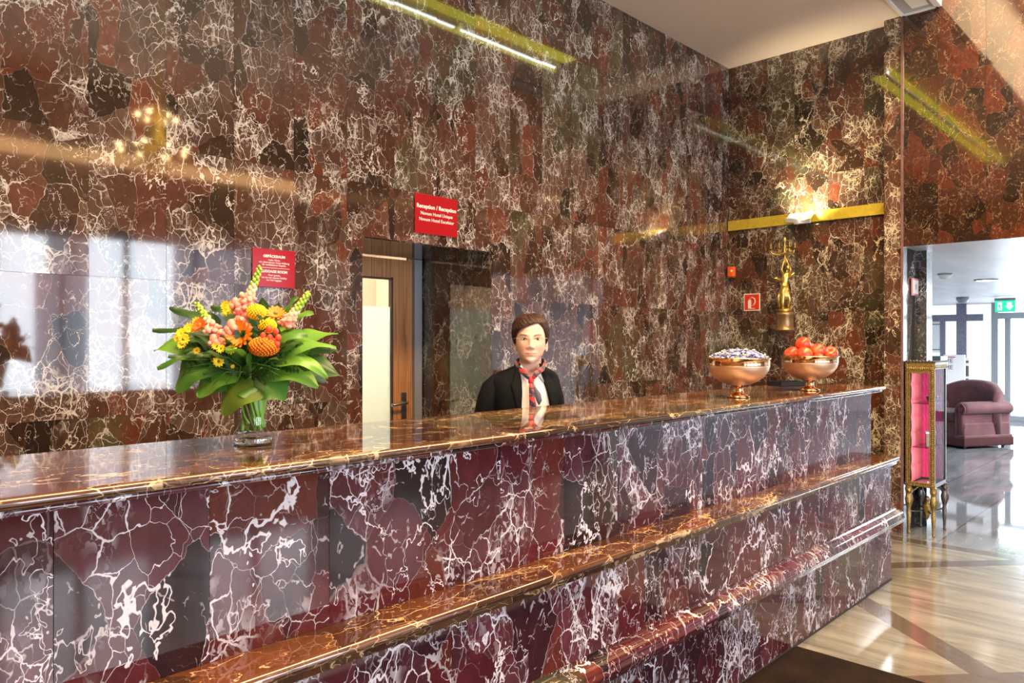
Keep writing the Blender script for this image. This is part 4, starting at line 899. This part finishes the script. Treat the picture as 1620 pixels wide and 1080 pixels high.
# ================================================================== ARMCHAIR IN THE LOBBY
t = NT('faded_rose_velvet'); P = t.pos(); g = t.noise(P, 3.5, 4, .6); g2 = t.noise(P, 22, 3)
t.set(Base_Color=t.mix(g2, t.ramp(g, [(.35, (.055, .014, .018)), (.52, (.125, .030, .040)), (.7, (.19, .06, .07))]), (.075, .024, .024)), Roughness=.8, Sheen_Weight=.12); M_ROSE = t.mat
M_FRNG = simple('fringe_brown_rose', (.075, .022, .024), .9, 0, .5, 90)
s = empty('armchair', (12.55, 2.93, 0), math.radians(-120), label='large rose velvet armchair with rolled arms and a tasselled skirt in the lobby', cat='armchair')
AW, AD = .52, .44
def rbox(x0, x1, y0, y1, z0, z1, r): 
    return (x0, x1, y0, y1, z0, z1), r
mb = MB(); mb.box(-AW+.02, AW-.02, -AD, AD-.05, .14, .36); mb.build('seat_base', M_ROSE, s, bevel=.02)
mb = MB(); mb.box(-.36, .36, -AD-.03, AD-.22, .36, .50); mb.build('seat_cushion', M_ROSE, s, bevel=.05)
rings = []
for i in range(25):      # curved padded back with a rolled top, higher in the middle
    u = i/24*2-1; x = u*(AW-.02); top = .935-.14*abs(u)**2.6; yb = AD-.10-.16*abs(u)**3
    rings.append([(x, yb-.10, .36), (x, yb-.11, .60), (x, yb-.10, top-.12), (x, yb-.08, top-.03), (x, yb-.02, top), (x, yb+.06, top-.01), (x, yb+.11, top-.07), (x, yb+.10, top-.14), (x, yb+.05, top-.18), (x, yb+.05, .16), (x, yb-.05, .16)])
mb = MB(); mb.loft(rings); mb.build('backrest', M_ROSE, s)
mb = MB()
for k in range(5):
    for j in range(2):
        mb.ball((-.32+.16*k+.08*(j % 2), AD-.225-.02, .62+.13*j), .010, seg=8, ring=6)
mb.build('tufting_buttons', M_FRNG, s); bpy.data.objects['tufting_buttons']['kind'] = 'stuff'
for sg in (-1, 1):
    prof = []      # arm cross section in x,z : upright with outward scroll
    for x, z in ((.34, .16), (.34, .48), (.345, .57), (.37, .625), (.42, .655), (.48, .655), (.535, .625), (.565, .57), (.555, .515), (.52, .485), (.485, .49), (.485, .44), (.505, .16)): prof.append((sg*x, z))
    if sg < 0: prof = prof[::-1]
    R_ = []
    for y, k in ((-AD-.02, .90), (-AD-.005, 1.0), (-AD+.3, 1.0), (AD-.2, 1.0), (AD-.06, 1.0), (AD-.03, .93)):
        cx, cz = sg*.455, .45; R_.append([(cx+(x-cx)*k, y, cz+(z-cz)*(k if z > .2 else 1)) for x, z in prof])
    mb = MB(); mb.loft(R_); a_ = mb.build('arm', M_ROSE, s, subsurf=1)
    sp_ = [(sg*(.47+(.085-.004*k/1.4)*math.cos(k*.38-1.2)*(1-k/26)), -AD-.026, .565+(.085)*math.sin(k*.38-1.2)*(1-k/26)) for k in range(22)]
    mb = MB(); mb.tube(sp_, .010, 6); mb.tube([(sg*.385, -AD-.022, .54), (sg*.385, -AD-.02, .18)], .010, 6); mb.build('scroll_piping', M_ROSE, a_)
mb = MB(); mb.box(-AW-.0, AW, -AD-.012, AD-.03, .145, .185); mb.build('skirt_band', M_ROSE, s, bevel=.008)
mb = MB(); pts = []
for a, b in (((-AW, -AD-.015), (AW, -AD-.015)), ((AW+.003, -AD-.015), (AW+.003, AD-.03)), ((AW, AD-.025), (-AW, AD-.025)), ((-AW-.003, AD-.03), (-AW-.003, -AD-.015))):
    n = int(math.hypot(b[0]-a[0], b[1]-a[1])/.020)
    for i in range(n+1):
        x = a[0]+(b[0]-a[0])*i/n; y = a[1]+(b[1]-a[1])*i/n; mb.lathe([(.005, .155), (.009, .13), (.010, .05+.012*(i % 2)), (.008, .035+.012*(i % 2)), (.002, .03)], 6, M=Matrix.Translation((x, y, 0)))
o = mb.build('tassel_fringe', M_FRNG, s); o['kind'] = 'stuff'
mb = MB(); mb.box(-AW+.01, AW-.01, -AD+.0, AD-.045, .05, .15); mb.build('skirt_lining', M_FRNG, s)
for x in (-.44, .44):
    for y in (-.36, .32): mb = MB(); mb.lathe([(.02, 0), (.028, .03), (.03, .06)], 12, M=Matrix.Translation((x, y, 0))); mb.build('foot', M_WFRAME, s)

# ================================================================== RECEPTIONIST
PR = empty('person', (2.735, 2.50, 0), math.radians(-47.5), label='person with short brown hair and glasses in a black blazer standing behind the counter', cat='person')
HZ = 1.392                                    # chin height
PSI = math.radians(22); CX, CYB = -.032, .06  # torso yaw and centre
def bt(u, v, z): return (CX+u*math.cos(PSI)-v*math.sin(PSI), CYB+u*math.sin(PSI)+v*math.cos(PSI), z)
def interp(tab, z):
    if z <= tab[0][0]: return tab[0][1:]
    for a, b in zip(tab, tab[1:]):
        if z <= b[0]:
            t = (z-a[0])/(b[0]-a[0]); t = t*t*(3-2*t)*.5+t*.5
            return tuple(p+(q-p)*t for p, q in zip(a[1:], b[1:]))
    return tab[-1][1:]
HEAD = [(0, .016, -.080, -.030), (.008, .030, -.088, -.010), (.022, .045, -.0930, .012), (.045, .0610, -.0940, .045), (.075, .0700, -.093, .070), (.105, .0740, -.0925, .086), (.135, .0760, -.0935, .094), (.165, .0745, -.088, .094), (.195, .0655, -.070, .082), (.215, .050, -.045, .062), (.228, .030, -.018, .036), (.234, .004, .006, .012)]
def head_pt(z, a, off=0):      # a = angle, 0 = front, + = image right
    w, f, b = interp(HEAD, z); sx = math.sin(a); cs = math.cos(a)
    p = .90
    x = (w+off)*math.copysign(abs(sx)**p, sx); yc = (0.0)
    y = (f-off)*abs(cs)**(.92) if cs > 0 else (b+off)*abs(cs)**.92
    return x, y
def g(x, m, s): return math.exp(-((x-m)/s)**2)
body = MB(); rows = []
NZ, NA = 90, 96
for i in range(NZ+1):
    z = .234*(i/NZ); row = []
    for j in range(NA):
        a = -PI+2*PI*j/NA; x, y = head_pt(z, a)
        if y < -.01:
            fr_ = 1.0
            d = 0
            d += .019*g(x, .001, .0125)*g(z, .083, .011)*1.0 + .011*g(x, .001, .0095)*g(z, .099, .014) + .008*g(x, 0, .009)*g(z, .116, .012)   # nose
            d += .0085*g(abs(x), .0135, .0065)*g(z, .0785, .0075)
            d -= .0085*g(abs(x), .032, .017)*g(z, .119, .012)                       # eye sockets
            d += .0035*g(abs(x), .032, .020)*g(z, .139, .008)                       # brow
            d += .0045*g(x, .001, .024)*g(z, .0535+1.6*x*x, .0048) + .0055*g(x, .001, .020)*g(z, .0440+1.6*x*x, .0050) - .0030*g(x, .001, .030)*g(z, .0488+2.2*x*x, .0020) + .0022*g(abs(x), .052, .014)*g(z, .058, .012)  # lips
            d += .005*g(x, 0, .022)*g(z, .015, .013) - .003*g(x, 0, .03)*g(z, .031, .006)
            d += .0045*g(abs(x), .043, .019)*g(z, .083, .020)                       # cheeks
            d += .002*g(abs(x), .030, .012)*g(z, .117, .008)
            y -= d
        row.append((x, y, HZ+z))
    rows.append(row)
body.loft(rows)
# ears
for sg in (-1, 1):
    body.ball((sg*.0785, .006, HZ+.092), .030, seg=14, ring=10, sc=(.28, .52, 1.0), disp=lambda d: 1-.18*g(d.x*sg, 1, .7)*g(d.z, .1, .5))
    body.ball((sg*.078, .000, HZ+.068), .012, seg=8, ring=6, sc=(.5, .7, 1))
# neck and chest
NK = [(1.20, .150, .085, .0), (1.30, .150, .080, .0), (1.335, .120, .068, .0), (1.355, .080, .058, .0), (1.375, .062, .055, .0), (1.40, .055, .054, .0), (1.43, .053, .056, .0), (1.47, .052, .055, 0)]
def ell(w, d, z, cx, cyy, n=40, yaw=0):
    c, s_ = math.cos(yaw), math.sin(yaw); return [(cx+w*math.cos(2*PI*k/n)*c-d*math.sin(2*PI*k/n)*s_, cyy+w*math.cos(2*PI*k/n)*s_+d*math.sin(2*PI*k/n)*c, z) for k in range(n)]
def cmix(z):  # centre line: torso centre to head centre
    t = min(1, max(0, (z-1.30)/.10)); return CX*(1-t)+.000*t, CYB*(1-t)+.022*t, PSI*(1-t)
rings = []
for z, w, d in ((.80, .145, .095), (.90, .155, .10), (.98, .135, .09), (1.06, .125, .085), (1.15, .135, .088), (1.22, .150, .092), (1.29, .155, .085), (1.325, .130, .072), (1.350, .090, .060), (1.368, .066, .055), (1.39, .056, .053), (1.42, .053, .055), (1.455, .052, .055), (1.48, .045, .05)):
    cx, cyy, yw = cmix(z); rings.append(ell(w, d, z, cx, cyy, yaw=yw))
body.loft(rings)
# arms with hands, legs with feet
for sg in (-1, 1):
    sh = bt(sg*.140, 0, 1.285); el = bt(sg*.192, .03, 1.03); wr = bt(sg*.17, -.15, .90)
    body.tube([bt(sg*.08, 0, 1.30), sh, bt(sg*.172, .01, 1.20), el, tuple((Vector(el)+Vector(wr))/2), wr, bt(sg*.160, -.19, .885)], [.03, .036, .034, .030, .030, .022, .020], 14)
    body.tube([bt(sg*.160, -.18, .888), bt(sg*.155, -.215, .878), bt(sg*.150, -.25, .870)], [.020, .027, .026], 14, flat=.55)
    hx = bt(sg*.150, -.25, .870); fwd = Vector(bt(sg*.147, -.35, .85))-Vector(hx); fwd.normalize(); sd = Vector(bt(1, 0, 0))-Vector(bt(0, 0, 0)); sd.z = 0; sd.normalize()
    for q, (o_, L) in enumerate(((-.021, .058), (-.007, .070), (.007, .075), (.020, .066))):
        b_ = Vector(hx)+sd*o_*-sg*-1; body.tube([b_-fwd*.02, b_+fwd*L*.45+Vector((0, 0, .002)), b_+fwd*L*.75+Vector((0, 0, -.008)), b_+fwd*L+Vector((0, 0, -.020))], [.009, .0085, .0078, .006], 9)
    th = Vector(bt(sg*.150, -.215, .876)) - sd*sg*.018; body.tube([th, th-sd*sg*.022+fwd*.018, th-sd*sg*.030+fwd*.045+Vector((0, 0, -.006))], [.011, .010, .007], 9)
    body.tube([bt(sg*.07, 0, .86), bt(sg*.085, -.005, .70), bt(sg*.088, -.01, .48), bt(sg*.088, .01, .40), bt(sg*.085, .012, .28), bt(sg*.085, .0, .10), bt(sg*.085, -.01, .05)], [.085, .080, .058, .05, .052, .034, .034], 16)
    body.tube([bt(sg*.085, .04, .045), bt(sg*.088, -.04, .045), bt(sg*.095, -.13, .035), bt(sg*.098, -.17, .03)], [.030, .036, .036, .020], 12, flat=.7)
t = NT('skin'); P = t.pos(); sp = t.n('ShaderNodeSeparateXYZ'); t.l(P, sp.inputs[0]); x, y, z = sp.outputs
def gm(v, m, s): # gaussian mask in nodes
    q = t.m('DIVIDE', t.m('SUBTRACT', v, m), s); return t.m('EXPONENT', t.m('MULTIPLY', t.m('MULTIPLY', q, q), -1.0))
ax = t.m('ABSOLUTE', x); front = t.m('LESS_THAN', y, -.05)
base = t.mix(t.noise(P, 25, 3), (.84, .56, .43), (.78, .49, .36))
cheek = t.m('MULTIPLY', t.m('MULTIPLY', gm(ax, .042, .022), gm(z, HZ+.075, .020)), t.m('MULTIPLY', front, .5))
base = t.mix(cheek, base, (.72, .28, .20))
zl = t.m('SUBTRACT', z, t.m('MULTIPLY', t.m('MULTIPLY', x, x), 2.2)); zz_ = z; z = zl
lipshape = t.m('SUBTRACT', 1.0, t.m('ADD', t.m('POWER', t.m('DIVIDE', t.m('ABSOLUTE', t.m('SUBTRACT', x, .001)), .031), 2.0), t.m('POWER', t.m('DIVIDE', t.m('ABSOLUTE', t.m('SUBTRACT', z, HZ+.0488)), .0072), 2.0)))
lip = t.m('MULTIPLY', t.step(lipshape, 0.0, .35), front)
base = t.mix(t.m('MULTIPLY', lip, .75), base, (.58, .20, .16))
line = t.m('MULTIPLY', t.m('MULTIPLY', gm(z, HZ+.0488, .0012), t.step(ax, .032, .027)), front); base = t.mix(t.m('MULTIPLY', line, .7), base, (.22, .05, .045))
z = zz_
brow = t.m('MULTIPLY', t.m('MULTIPLY', t.step(t.m('ABSOLUTE', t.m('SUBTRACT', ax, .035)), .021, .015), gm(t.m('SUBTRACT', z, t.m('MULTIPLY', t.m('POWER', t.m('DIVIDE', t.m('SUBTRACT', ax, .040), .022), 2.0), -.0045)), HZ+.1405, .0031)), front)
base = t.mix(t.m('MULTIPLY', brow, .95), base, (.10, .045, .025))
t.set(Base_Color=base, Roughness=.5, Subsurface_Weight=.12); t.b.inputs['Subsurface Radius'].default_value = (.02, .008, .005); t.b.inputs['Subsurface Scale'].default_value = .3
M_SKIN = t.mat
bo = body.build('body', M_SKIN, PR)
rm = bo.modifiers.new('remesh', 'REMESH'); rm.mode = 'VOXEL'; rm.voxel_size = .0032; rm.use_smooth_shade = True
sm = bo.modifiers.new('smooth', 'SMOOTH'); sm.factor = .5; sm.iterations = 2
# eyes
M_EYEW = simple('eye_white', (.80, .76, .72), .2); M_IRIS = simple('iris', (.10, .075, .04), .15); M_PUP = simple('pupil', (.005, .005, .005), .1); M_LASH = simple('lashes', (.03, .016, .012), .6)
def surf_y(x, z):   # front surface of the face
    w, f, b = interp(HEAD, z); u = min(.999, abs(x)/w)**(1/.90); y_ = f*(math.sqrt(1-u*u))**.92
    return y_ + .0085*g(abs(x), .032, .017)*g(z, .119, .012) - .0035*g(abs(x), .032, .020)*g(z, .139, .008) - .002*g(abs(x), .030, .012)*g(z, .117, .008) - .0045*g(abs(x), .043, .019)*g(z, .083, .020)
for sg in (-1, 1):
    ex, ez = sg*.0325+.002, .1185; ey = surf_y(ex, ez)
    mb = MB(); mb.ball((ex, ey+.0045, HZ+ez), .0125, 0, 20, 14, sc=(1.1, .62, .50)); e = mb.build('eye', M_EYEW, PR)
    mb = MB(); mb.ball((ex, ey-.0018, HZ+ez+.0004), .0062, 0, 16, 8, sc=(1, .35, .92)); mb.build('iris', M_IRIS, e)
    mb = MB(); mb.ball((ex, ey-.0034, HZ+ez+.0004), .0027, 0, 10, 6, sc=(1, .3, 1)); mb.build('pupil', M_PUP, e)
    lid = [(ex+.0135*math.cos(a), surf_y(ex+.0135*math.cos(a), ez)-.0012-.0016*math.sin(a), HZ+ez+.0066*math.sin(a)) for a in [PI*k/10 for k in range(11)]]
    mb = MB(); mb.tube(lid, .0011, 6); mb.build('eyelashes', M_LASH, PR)
    lid2 = [(p[0]*1, p[1]-.0006, p[2]+.0032) for p in lid]; mb = MB(); mb.tube(lid2, .0022, 6); mb.build('eyelid', M_SKIN, PR)
# hair: a swept shell whose lower edge is the hairline
def hairline(d):     # degrees: 0 front, + image right
    tab = [(-180, .022), (-150, .026), (-128, .045), (-116, .085), (-104, .121), (-90, .122), (-84, .092), (-77, .098), (-70, .126), (-58, .146), (-40, .160), (-15, .177), (10, .192), (28, .197), (42, .188), (55, .165), (66, .138), (76, .104), (84, .094), (90, .122), (104, .121), (116, .085), (128, .045), (150, .026), (180, .022)]
    for (a, p), (b, q) in zip(tab, tab[1:]):
        if d <= b: return p+(q-p)*(d-a)/(b-a)
    return tab[-1][1]
mb = MB(); NA2, NH = 150, 30; cols = []
for j in range(NA2):
    dg = -180+360*j/NA2; a = math.radians(dg); h0 = hairline(dg); ring = []
    for i in range(NH+1):
        u = i/NH; z = h0+(.2335-h0)*(1-(1-u)**1.35)
        thick = .004+.014*min(1, u*4.0)**.6 + .006*g(dg, -30, 38)*(1-u)
        if abs(dg) > 95: thick += .004*g(u, .5, .4)
        sw = (dg+60)*.07+z*55; st = .0016*math.sin(sw*6.0+2*mnoise.noise(Vector((dg*.05, z*30, 0))))+.0022*mnoise.noise(Vector((dg*.12+z*40, z*18, 3)))
        x, y = head_pt(min(z, .2335), a, thick+st*min(1, u*5)); zz = z+ (.012*(u**1.2)) + (st*.5)
        ring.append((x-.001, y+.0025*u, HZ+zz))
    cols.append(ring)
rings = [[cols[j][i] for j in range(NA2)] for i in range(NH+1)]
inner = []
for i in range(0, 8):
    pass
low = []
for j in range(NA2):
    dg = -180+360*j/NA2; x, y = head_pt(hairline(dg)+.006, math.radians(dg), -.004); low.append((x, y, HZ+hairline(dg)+.006))
mb.loft([low]+rings)
t = NT('brown_hair'); P = t.pos(); sp = t.n('ShaderNodeSeparateXYZ'); t.l(P, sp.inputs[0])
q = t.n('ShaderNodeCombineXYZ'); t.l(t.m('ADD', t.m('MULTIPLY', sp.outputs[0], 1.0), t.m('MULTIPLY', sp.outputs[2], -1.6)), q.inputs[0]); t.l(t.m('MULTIPLY', sp.outputs[1], .6), q.inputs[1]); t.l(t.m('MULTIPLY', sp.outputs[2], .25), q.inputs[2])
gg = t.noise(q.outputs[0], 240, 3, .6); t.set(Base_Color=t.ramp(gg, [(.3, (.014, .006, .004)), (.55, (.042, .016, .010)), (.8, (.095, .038, .020))]), Roughness=.45, Specular_IOR_Level=.3); t.bump(gg, .4, .002)
mb.build('hair', t.mat, PR)
# sideburn strands in front of the ears
# glasses: thin rimless
gl_ = empty('glasses', (0, 0, 0)); gl_.parent = PR
M_WIRE = simple('pale_gold_wire', (.55, .47, .38), .35, .6)
mb = MB(); gy = -.108
for sg in (-1, 1):
    c = sg*.0335+.002; pts = [(c+.0245*math.copysign(abs(math.cos(a))**.8, math.cos(a)), gy+.004+.10*max(0, abs(c+.0245*math.cos(a))-.03)**1.3, HZ+.1150+.0145*math.copysign(abs(math.sin(a))**.8, math.sin(a))) for a in [2*PI*k/28 for k in range(29)]]
    lb = MB(); lb.add(pts[:-1], [tuple(range(28))]); lb.build('lens', glass('lens_glass', (.97, .97, .98), .05) if sg < 0 else bpy.data.materials['lens_glass'], gl_)
    mb.tube(pts, .0004, 5)
    mb.tube([(c+sg*.0245, gy+.012, HZ+.121), (sg*.077, -.078, HZ+.124), (sg*.081, -.045, HZ+.122), (sg*.0815, .0, HZ+.118), (sg*.081, .012, HZ+.108)], .0014, 6)
mb.tube([(-.008, gy+.002, HZ+.119), (.002, gy-.004, HZ+.121), (.012, gy+.002, HZ+.119)], .0011, 6); mb.build('wire_frame', M_WIRE, gl_)

# clothes ------------------------------------------------------------
JT = [(.78, .178, .122), (.90, .176, .120), (1.00, .160, .112), (1.10, .158, .112), (1.18, .170, .116), (1.25, .182, .114), (1.295, .184, .102), (1.322, .174, .090), (1.344, .146, .078), (1.362, .104, .068), (1.378, .074, .062), (1.392, .066, .058)]
def jring(z, off=0):
    w, d = interp(JT, z); return w+off, d+off
def jpt(t_, z, off=0):
    w, d = jring(z, off); tt = min(1, max(0, (z-1.33)/.05)); c_, s_ = math.cos(t_), math.sin(t_)
    u = w*math.copysign(abs(c_)**.85, c_); v = d*math.copysign(abs(s_)**.85, s_)
    x0, y0, _ = bt(u, v, z); cx, cyy, yw = cmix(z)
    x1 = cx+u*math.cos(yw)-v*math.sin(yw); y1 = cyy+u*math.sin(yw)+v*math.cos(yw)
    k = max(0, min(1, (z-1.30)/.06)); return (x0*(1-k)+x1*k, y0*(1-k)+y1*k, z)
def edge(z, side):   # u of the open front edge
    if side < 0: return -.050-.012*max(0, min(1, (1.37-z)/.2)) if z < 1.37 else -.050
    return .045+.060*max(0, min(1, (1.38-z)/.22))
def eang(z, side, off=0):
    w, d = jring(z, off); u = edge(z, side); c_ = min(.98, abs(u)/w)**(1/.85)
    return -math.acos(c_) if side > 0 else -(PI-math.acos(c_))
t = NT('black_wool'); P = t.pos(); gg = t.noise(P, 220, 2); t.set(Base_Color=t.mix(gg, (.003, .0035, .004), (.009, .010, .011)), Roughness=.8, Specular_IOR_Level=.15); M_JK = t.mat
mb = MB(); rows = []
for i in range(41):
    z = .78+(1.392-.78)*i/40; a0 = eang(z, 1); a1 = eang(z, -1)+2*PI
    rows.append([jpt(a0+(a1-a0)*j/60, z, .002*math.sin(j*.9+z*25)*(z < 1.2)) for j in range(61)])
mb.loft(rows, closed=False, caps=False)
JK = mb.build('blazer', M_JK, PR, solid=.006)
for sg in (-1, 1):
    so = .022 if sg > 0 else -.004; el = bt(sg*(.210-so), .035, 1.03); wr = bt(sg*.172, -.145, .903)
    mb = MB(); mb.tube([bt(sg*.10, 0, 1.315), bt(sg*.138, 0, 1.306), bt(sg*(.166-so), .002, 1.272), bt(sg*(.184-so), .008, 1.215), bt(sg*(.200-so), .018, 1.14), el, tuple(Vector(el)*.5+Vector(wr)*.5+Vector((0, 0, .0))), wr], [.026, .042, .052, .054, .052, .048, .042, .036], 24)
    mb.build('sleeve', M_JK, JK)
    # lapel
    rows = []
    for i in range(25):
        z = 1.10+(1.372-1.10)*i/24; k = (z-1.10)/.272
        w_ = .004+.052*min(1, k/.72)**1.1 if z < 1.295 else (.034 if z < 1.302 else .046-.030*(z-1.302)/.07)
        row = []
        for j in range(7):
            u = edge(z, sg)+sg*w_*j/6; wd, d = jring(z, .008); c_ = min(.99, abs(u)/wd)**(1/.85); a = -math.acos(c_) if u > 0 else -(PI-math.acos(c_))
            row.append(jpt(a, z, .008+.002*math.sin(PI*j/6)))
        rows.append(row)
    mb = MB(); mb.loft(rows, closed=False, caps=False); mb.build('lapel', M_JK, JK, solid=.003)
# name pin
pz = 1.178; mb = MB(); p = Vector(jpt(eang(pz, 1)+.28, pz, .010)); mb.ball(p, .006, seg=10, ring=6, sc=(1.3, .5, .8)); mb.build('lapel_pin', M_STEEL, JK)
# shirt
M_SH = simple('white_shirt', (.88, .85, .82), .7, 0, .03, 40)
mb = MB(); rows = []
for i in range(41):
    z = .80+(1.386-.80)*i/40; vo = 0 if z < 1.30 else (z-1.30)*.42
    w, d = jring(z, -.006); a0 = -PI/2+math.asin(min(.9, vo/w)); a1 = 3*PI/2-math.asin(min(.9, vo/w))
    rows.append([jpt(a0+(a1-a0)*j/60, z, -.006+.0012*math.sin(j*1.7+z*14)) for j in range(61)])
mb.loft(rows, closed=False, caps=False); SH = mb.build('shirt', M_SH, PR, solid=.002)
mb = MB()
for z in (1.26, 1.19, 1.12, 1.05): mb.ball(jpt(-PI/2+.03, z, -.002), .0045, seg=10, ring=6, sc=(1, .5, 1))
for sg in (-1, 1):
    top = Vector(jpt(-PI/2+sg*.60, 1.385, .0)); tip = Vector(jpt(-PI/2+sg*.30, 1.300, .002)); inn = Vector(jpt(-PI/2+sg*.20, 1.335, .000)); out_ = Vector(jpt(-PI/2+sg*.46, 1.335, .002))
    mb.add([top, inn, tip, out_], [(0, 1, 2, 3)])
mb.build('collar_and_buttons', M_SH, SH)
# neckerchief
t = NT('checked_neckerchief'); P = t.pos(); w1 = t.n('ShaderNodeTexWave', wave_type='BANDS', bands_direction='DIAGONAL'); w1.inputs['Scale'].default_value = 11; w1.inputs['Distortion'].default_value = .2
t.l(P, w1.inputs['Vector']); w2 = t.n('ShaderNodeTexWave', wave_type='BANDS', bands_direction='Z'); w2.inputs['Scale'].default_value = 9; w2.inputs['Distortion'].default_value = .8; t.l(P, w2.inputs['Vector'])
base = t.mix(t.m('GREATER_THAN', w1.outputs['Fac'], .58), (.62, .035, .045), (.030, .026, .050)); base = t.mix(t.m('GREATER_THAN', w2.outputs['Fac'], .86), base, (.045, .05, .07))
t.set(Base_Color=base, Roughness=.45, Sheen_Weight=.3); M_SC = t.mat
mb = MB()
def band(pts, ws, th=.004, up=None):
    rows = []; pts = [Vector(p) for p in pts]
    for i, p in enumerate(pts):
        d = (pts[min(i+1, len(pts)-1)]-pts[max(i-1, 0)]).normalized(); nrm = Vector((0, -1, .25)) if up is None else up; s_ = d.cross(nrm).normalized(); n_ = s_.cross(d).normalized()
        rows.append([p+s_*ws[i]*(j/6-.5)+n_*(th*math.sin(PI*j/6)+.0012*math.sin(j*2.2+i)) for j in range(7)])
    mb.loft(rows, closed=False, caps=False)
K = Vector((.002, -.073, 1.312))
nk = lambda a, z, r: Vector((.000+.068*r*math.sin(a), .016-.066*r*math.cos(a), z))
for sg in (-1, 1):
    pts = [nk(sg*2.9, 1.410, 1), nk(sg*2.3, 1.408, 1), nk(sg*1.75, 1.400, 1), nk(sg*1.3, 1.388, 1.02), nk(sg*.95, 1.370, 1.08), Vector((sg*.030, -.067, 1.348)), K+Vector((sg*.010, -.004, .010))]
    rows = []
    for i, p in enumerate(pts):
        d = (pts[min(i+1, 6)]-pts[max(i-1, 0)]).normalized(); out = Vector((p.x, p.y-.016, 0)).normalized() if i < 5 else Vector((0, -1, .2)); s_ = d.cross(out).normalized(); w_ = (.024, .025, .027, .028, .028, .026, .018)[i]
        rows.append([p+s_*w_*(j/6-.5)+out*(.004*math.sin(PI*j/6)+.002) for j in range(7)])
    mb.loft(rows, closed=False, caps=False)
SCF = mb.build('neckerchief', M_SC, PR, solid=.003)
mb = MB(); mb.ball(K, .017, seg=16, ring=10, sc=(.9, .7, 1.25), disp=lambda d: 1+.06*math.sin(d.x*14)); mb.build('knot', simple('red_silk', (.55, .035, .045), .45, 0, .35, 60), SCF)
def tail(pts, ws, mat, nm):
    global mb
    mb = MB(); band(pts, ws, .003); mb.build(nm, mat, SCF, solid=.0018)
tail([K+Vector((0, -.004, -.008)), (.003, -.085, 1.28), (.006, -.088, 1.24), (.010, -.089, 1.20), (.012, -.088, 1.16), (.014, -.086, 1.12)], [.016, .022, .026, .032, .036, .030], M_SC, 'front_tail')
t = NT('sheer_dark_silk'); t.set(Base_Color=(.10, .11, .14), Roughness=.4); M_SC2 = t.mat
tail([K+Vector((.006, .0, -.010)), (.020, -.082, 1.275), (.034, -.084, 1.245), (.042, -.082, 1.215), (.040, -.080, 1.195)], [.010, .014, .030, .026, .004], M_SC2, 'side_tail')
# trousers and shoes
for sg in (-1, 1):
    mb = MB(); mb.tube([bt(sg*.075, 0, .88), bt(sg*.085, -.005, .70), bt(sg*.088, -.01, .48), bt(sg*.085, .01, .28), bt(sg*.085, .0, .07)], [.096, .092, .072, .064, .055], 20); mb.build('trouser_leg', M_JK, PR)
    mb = MB(); mb.tube([bt(sg*.085, .055, .045), bt(sg*.088, -.02, .05), bt(sg*.093, -.10, .042), bt(sg*.098, -.185, .03)], [.038, .044, .044, .028], 16, flat=.9); mb.build('shoe', M_BLK, PR)
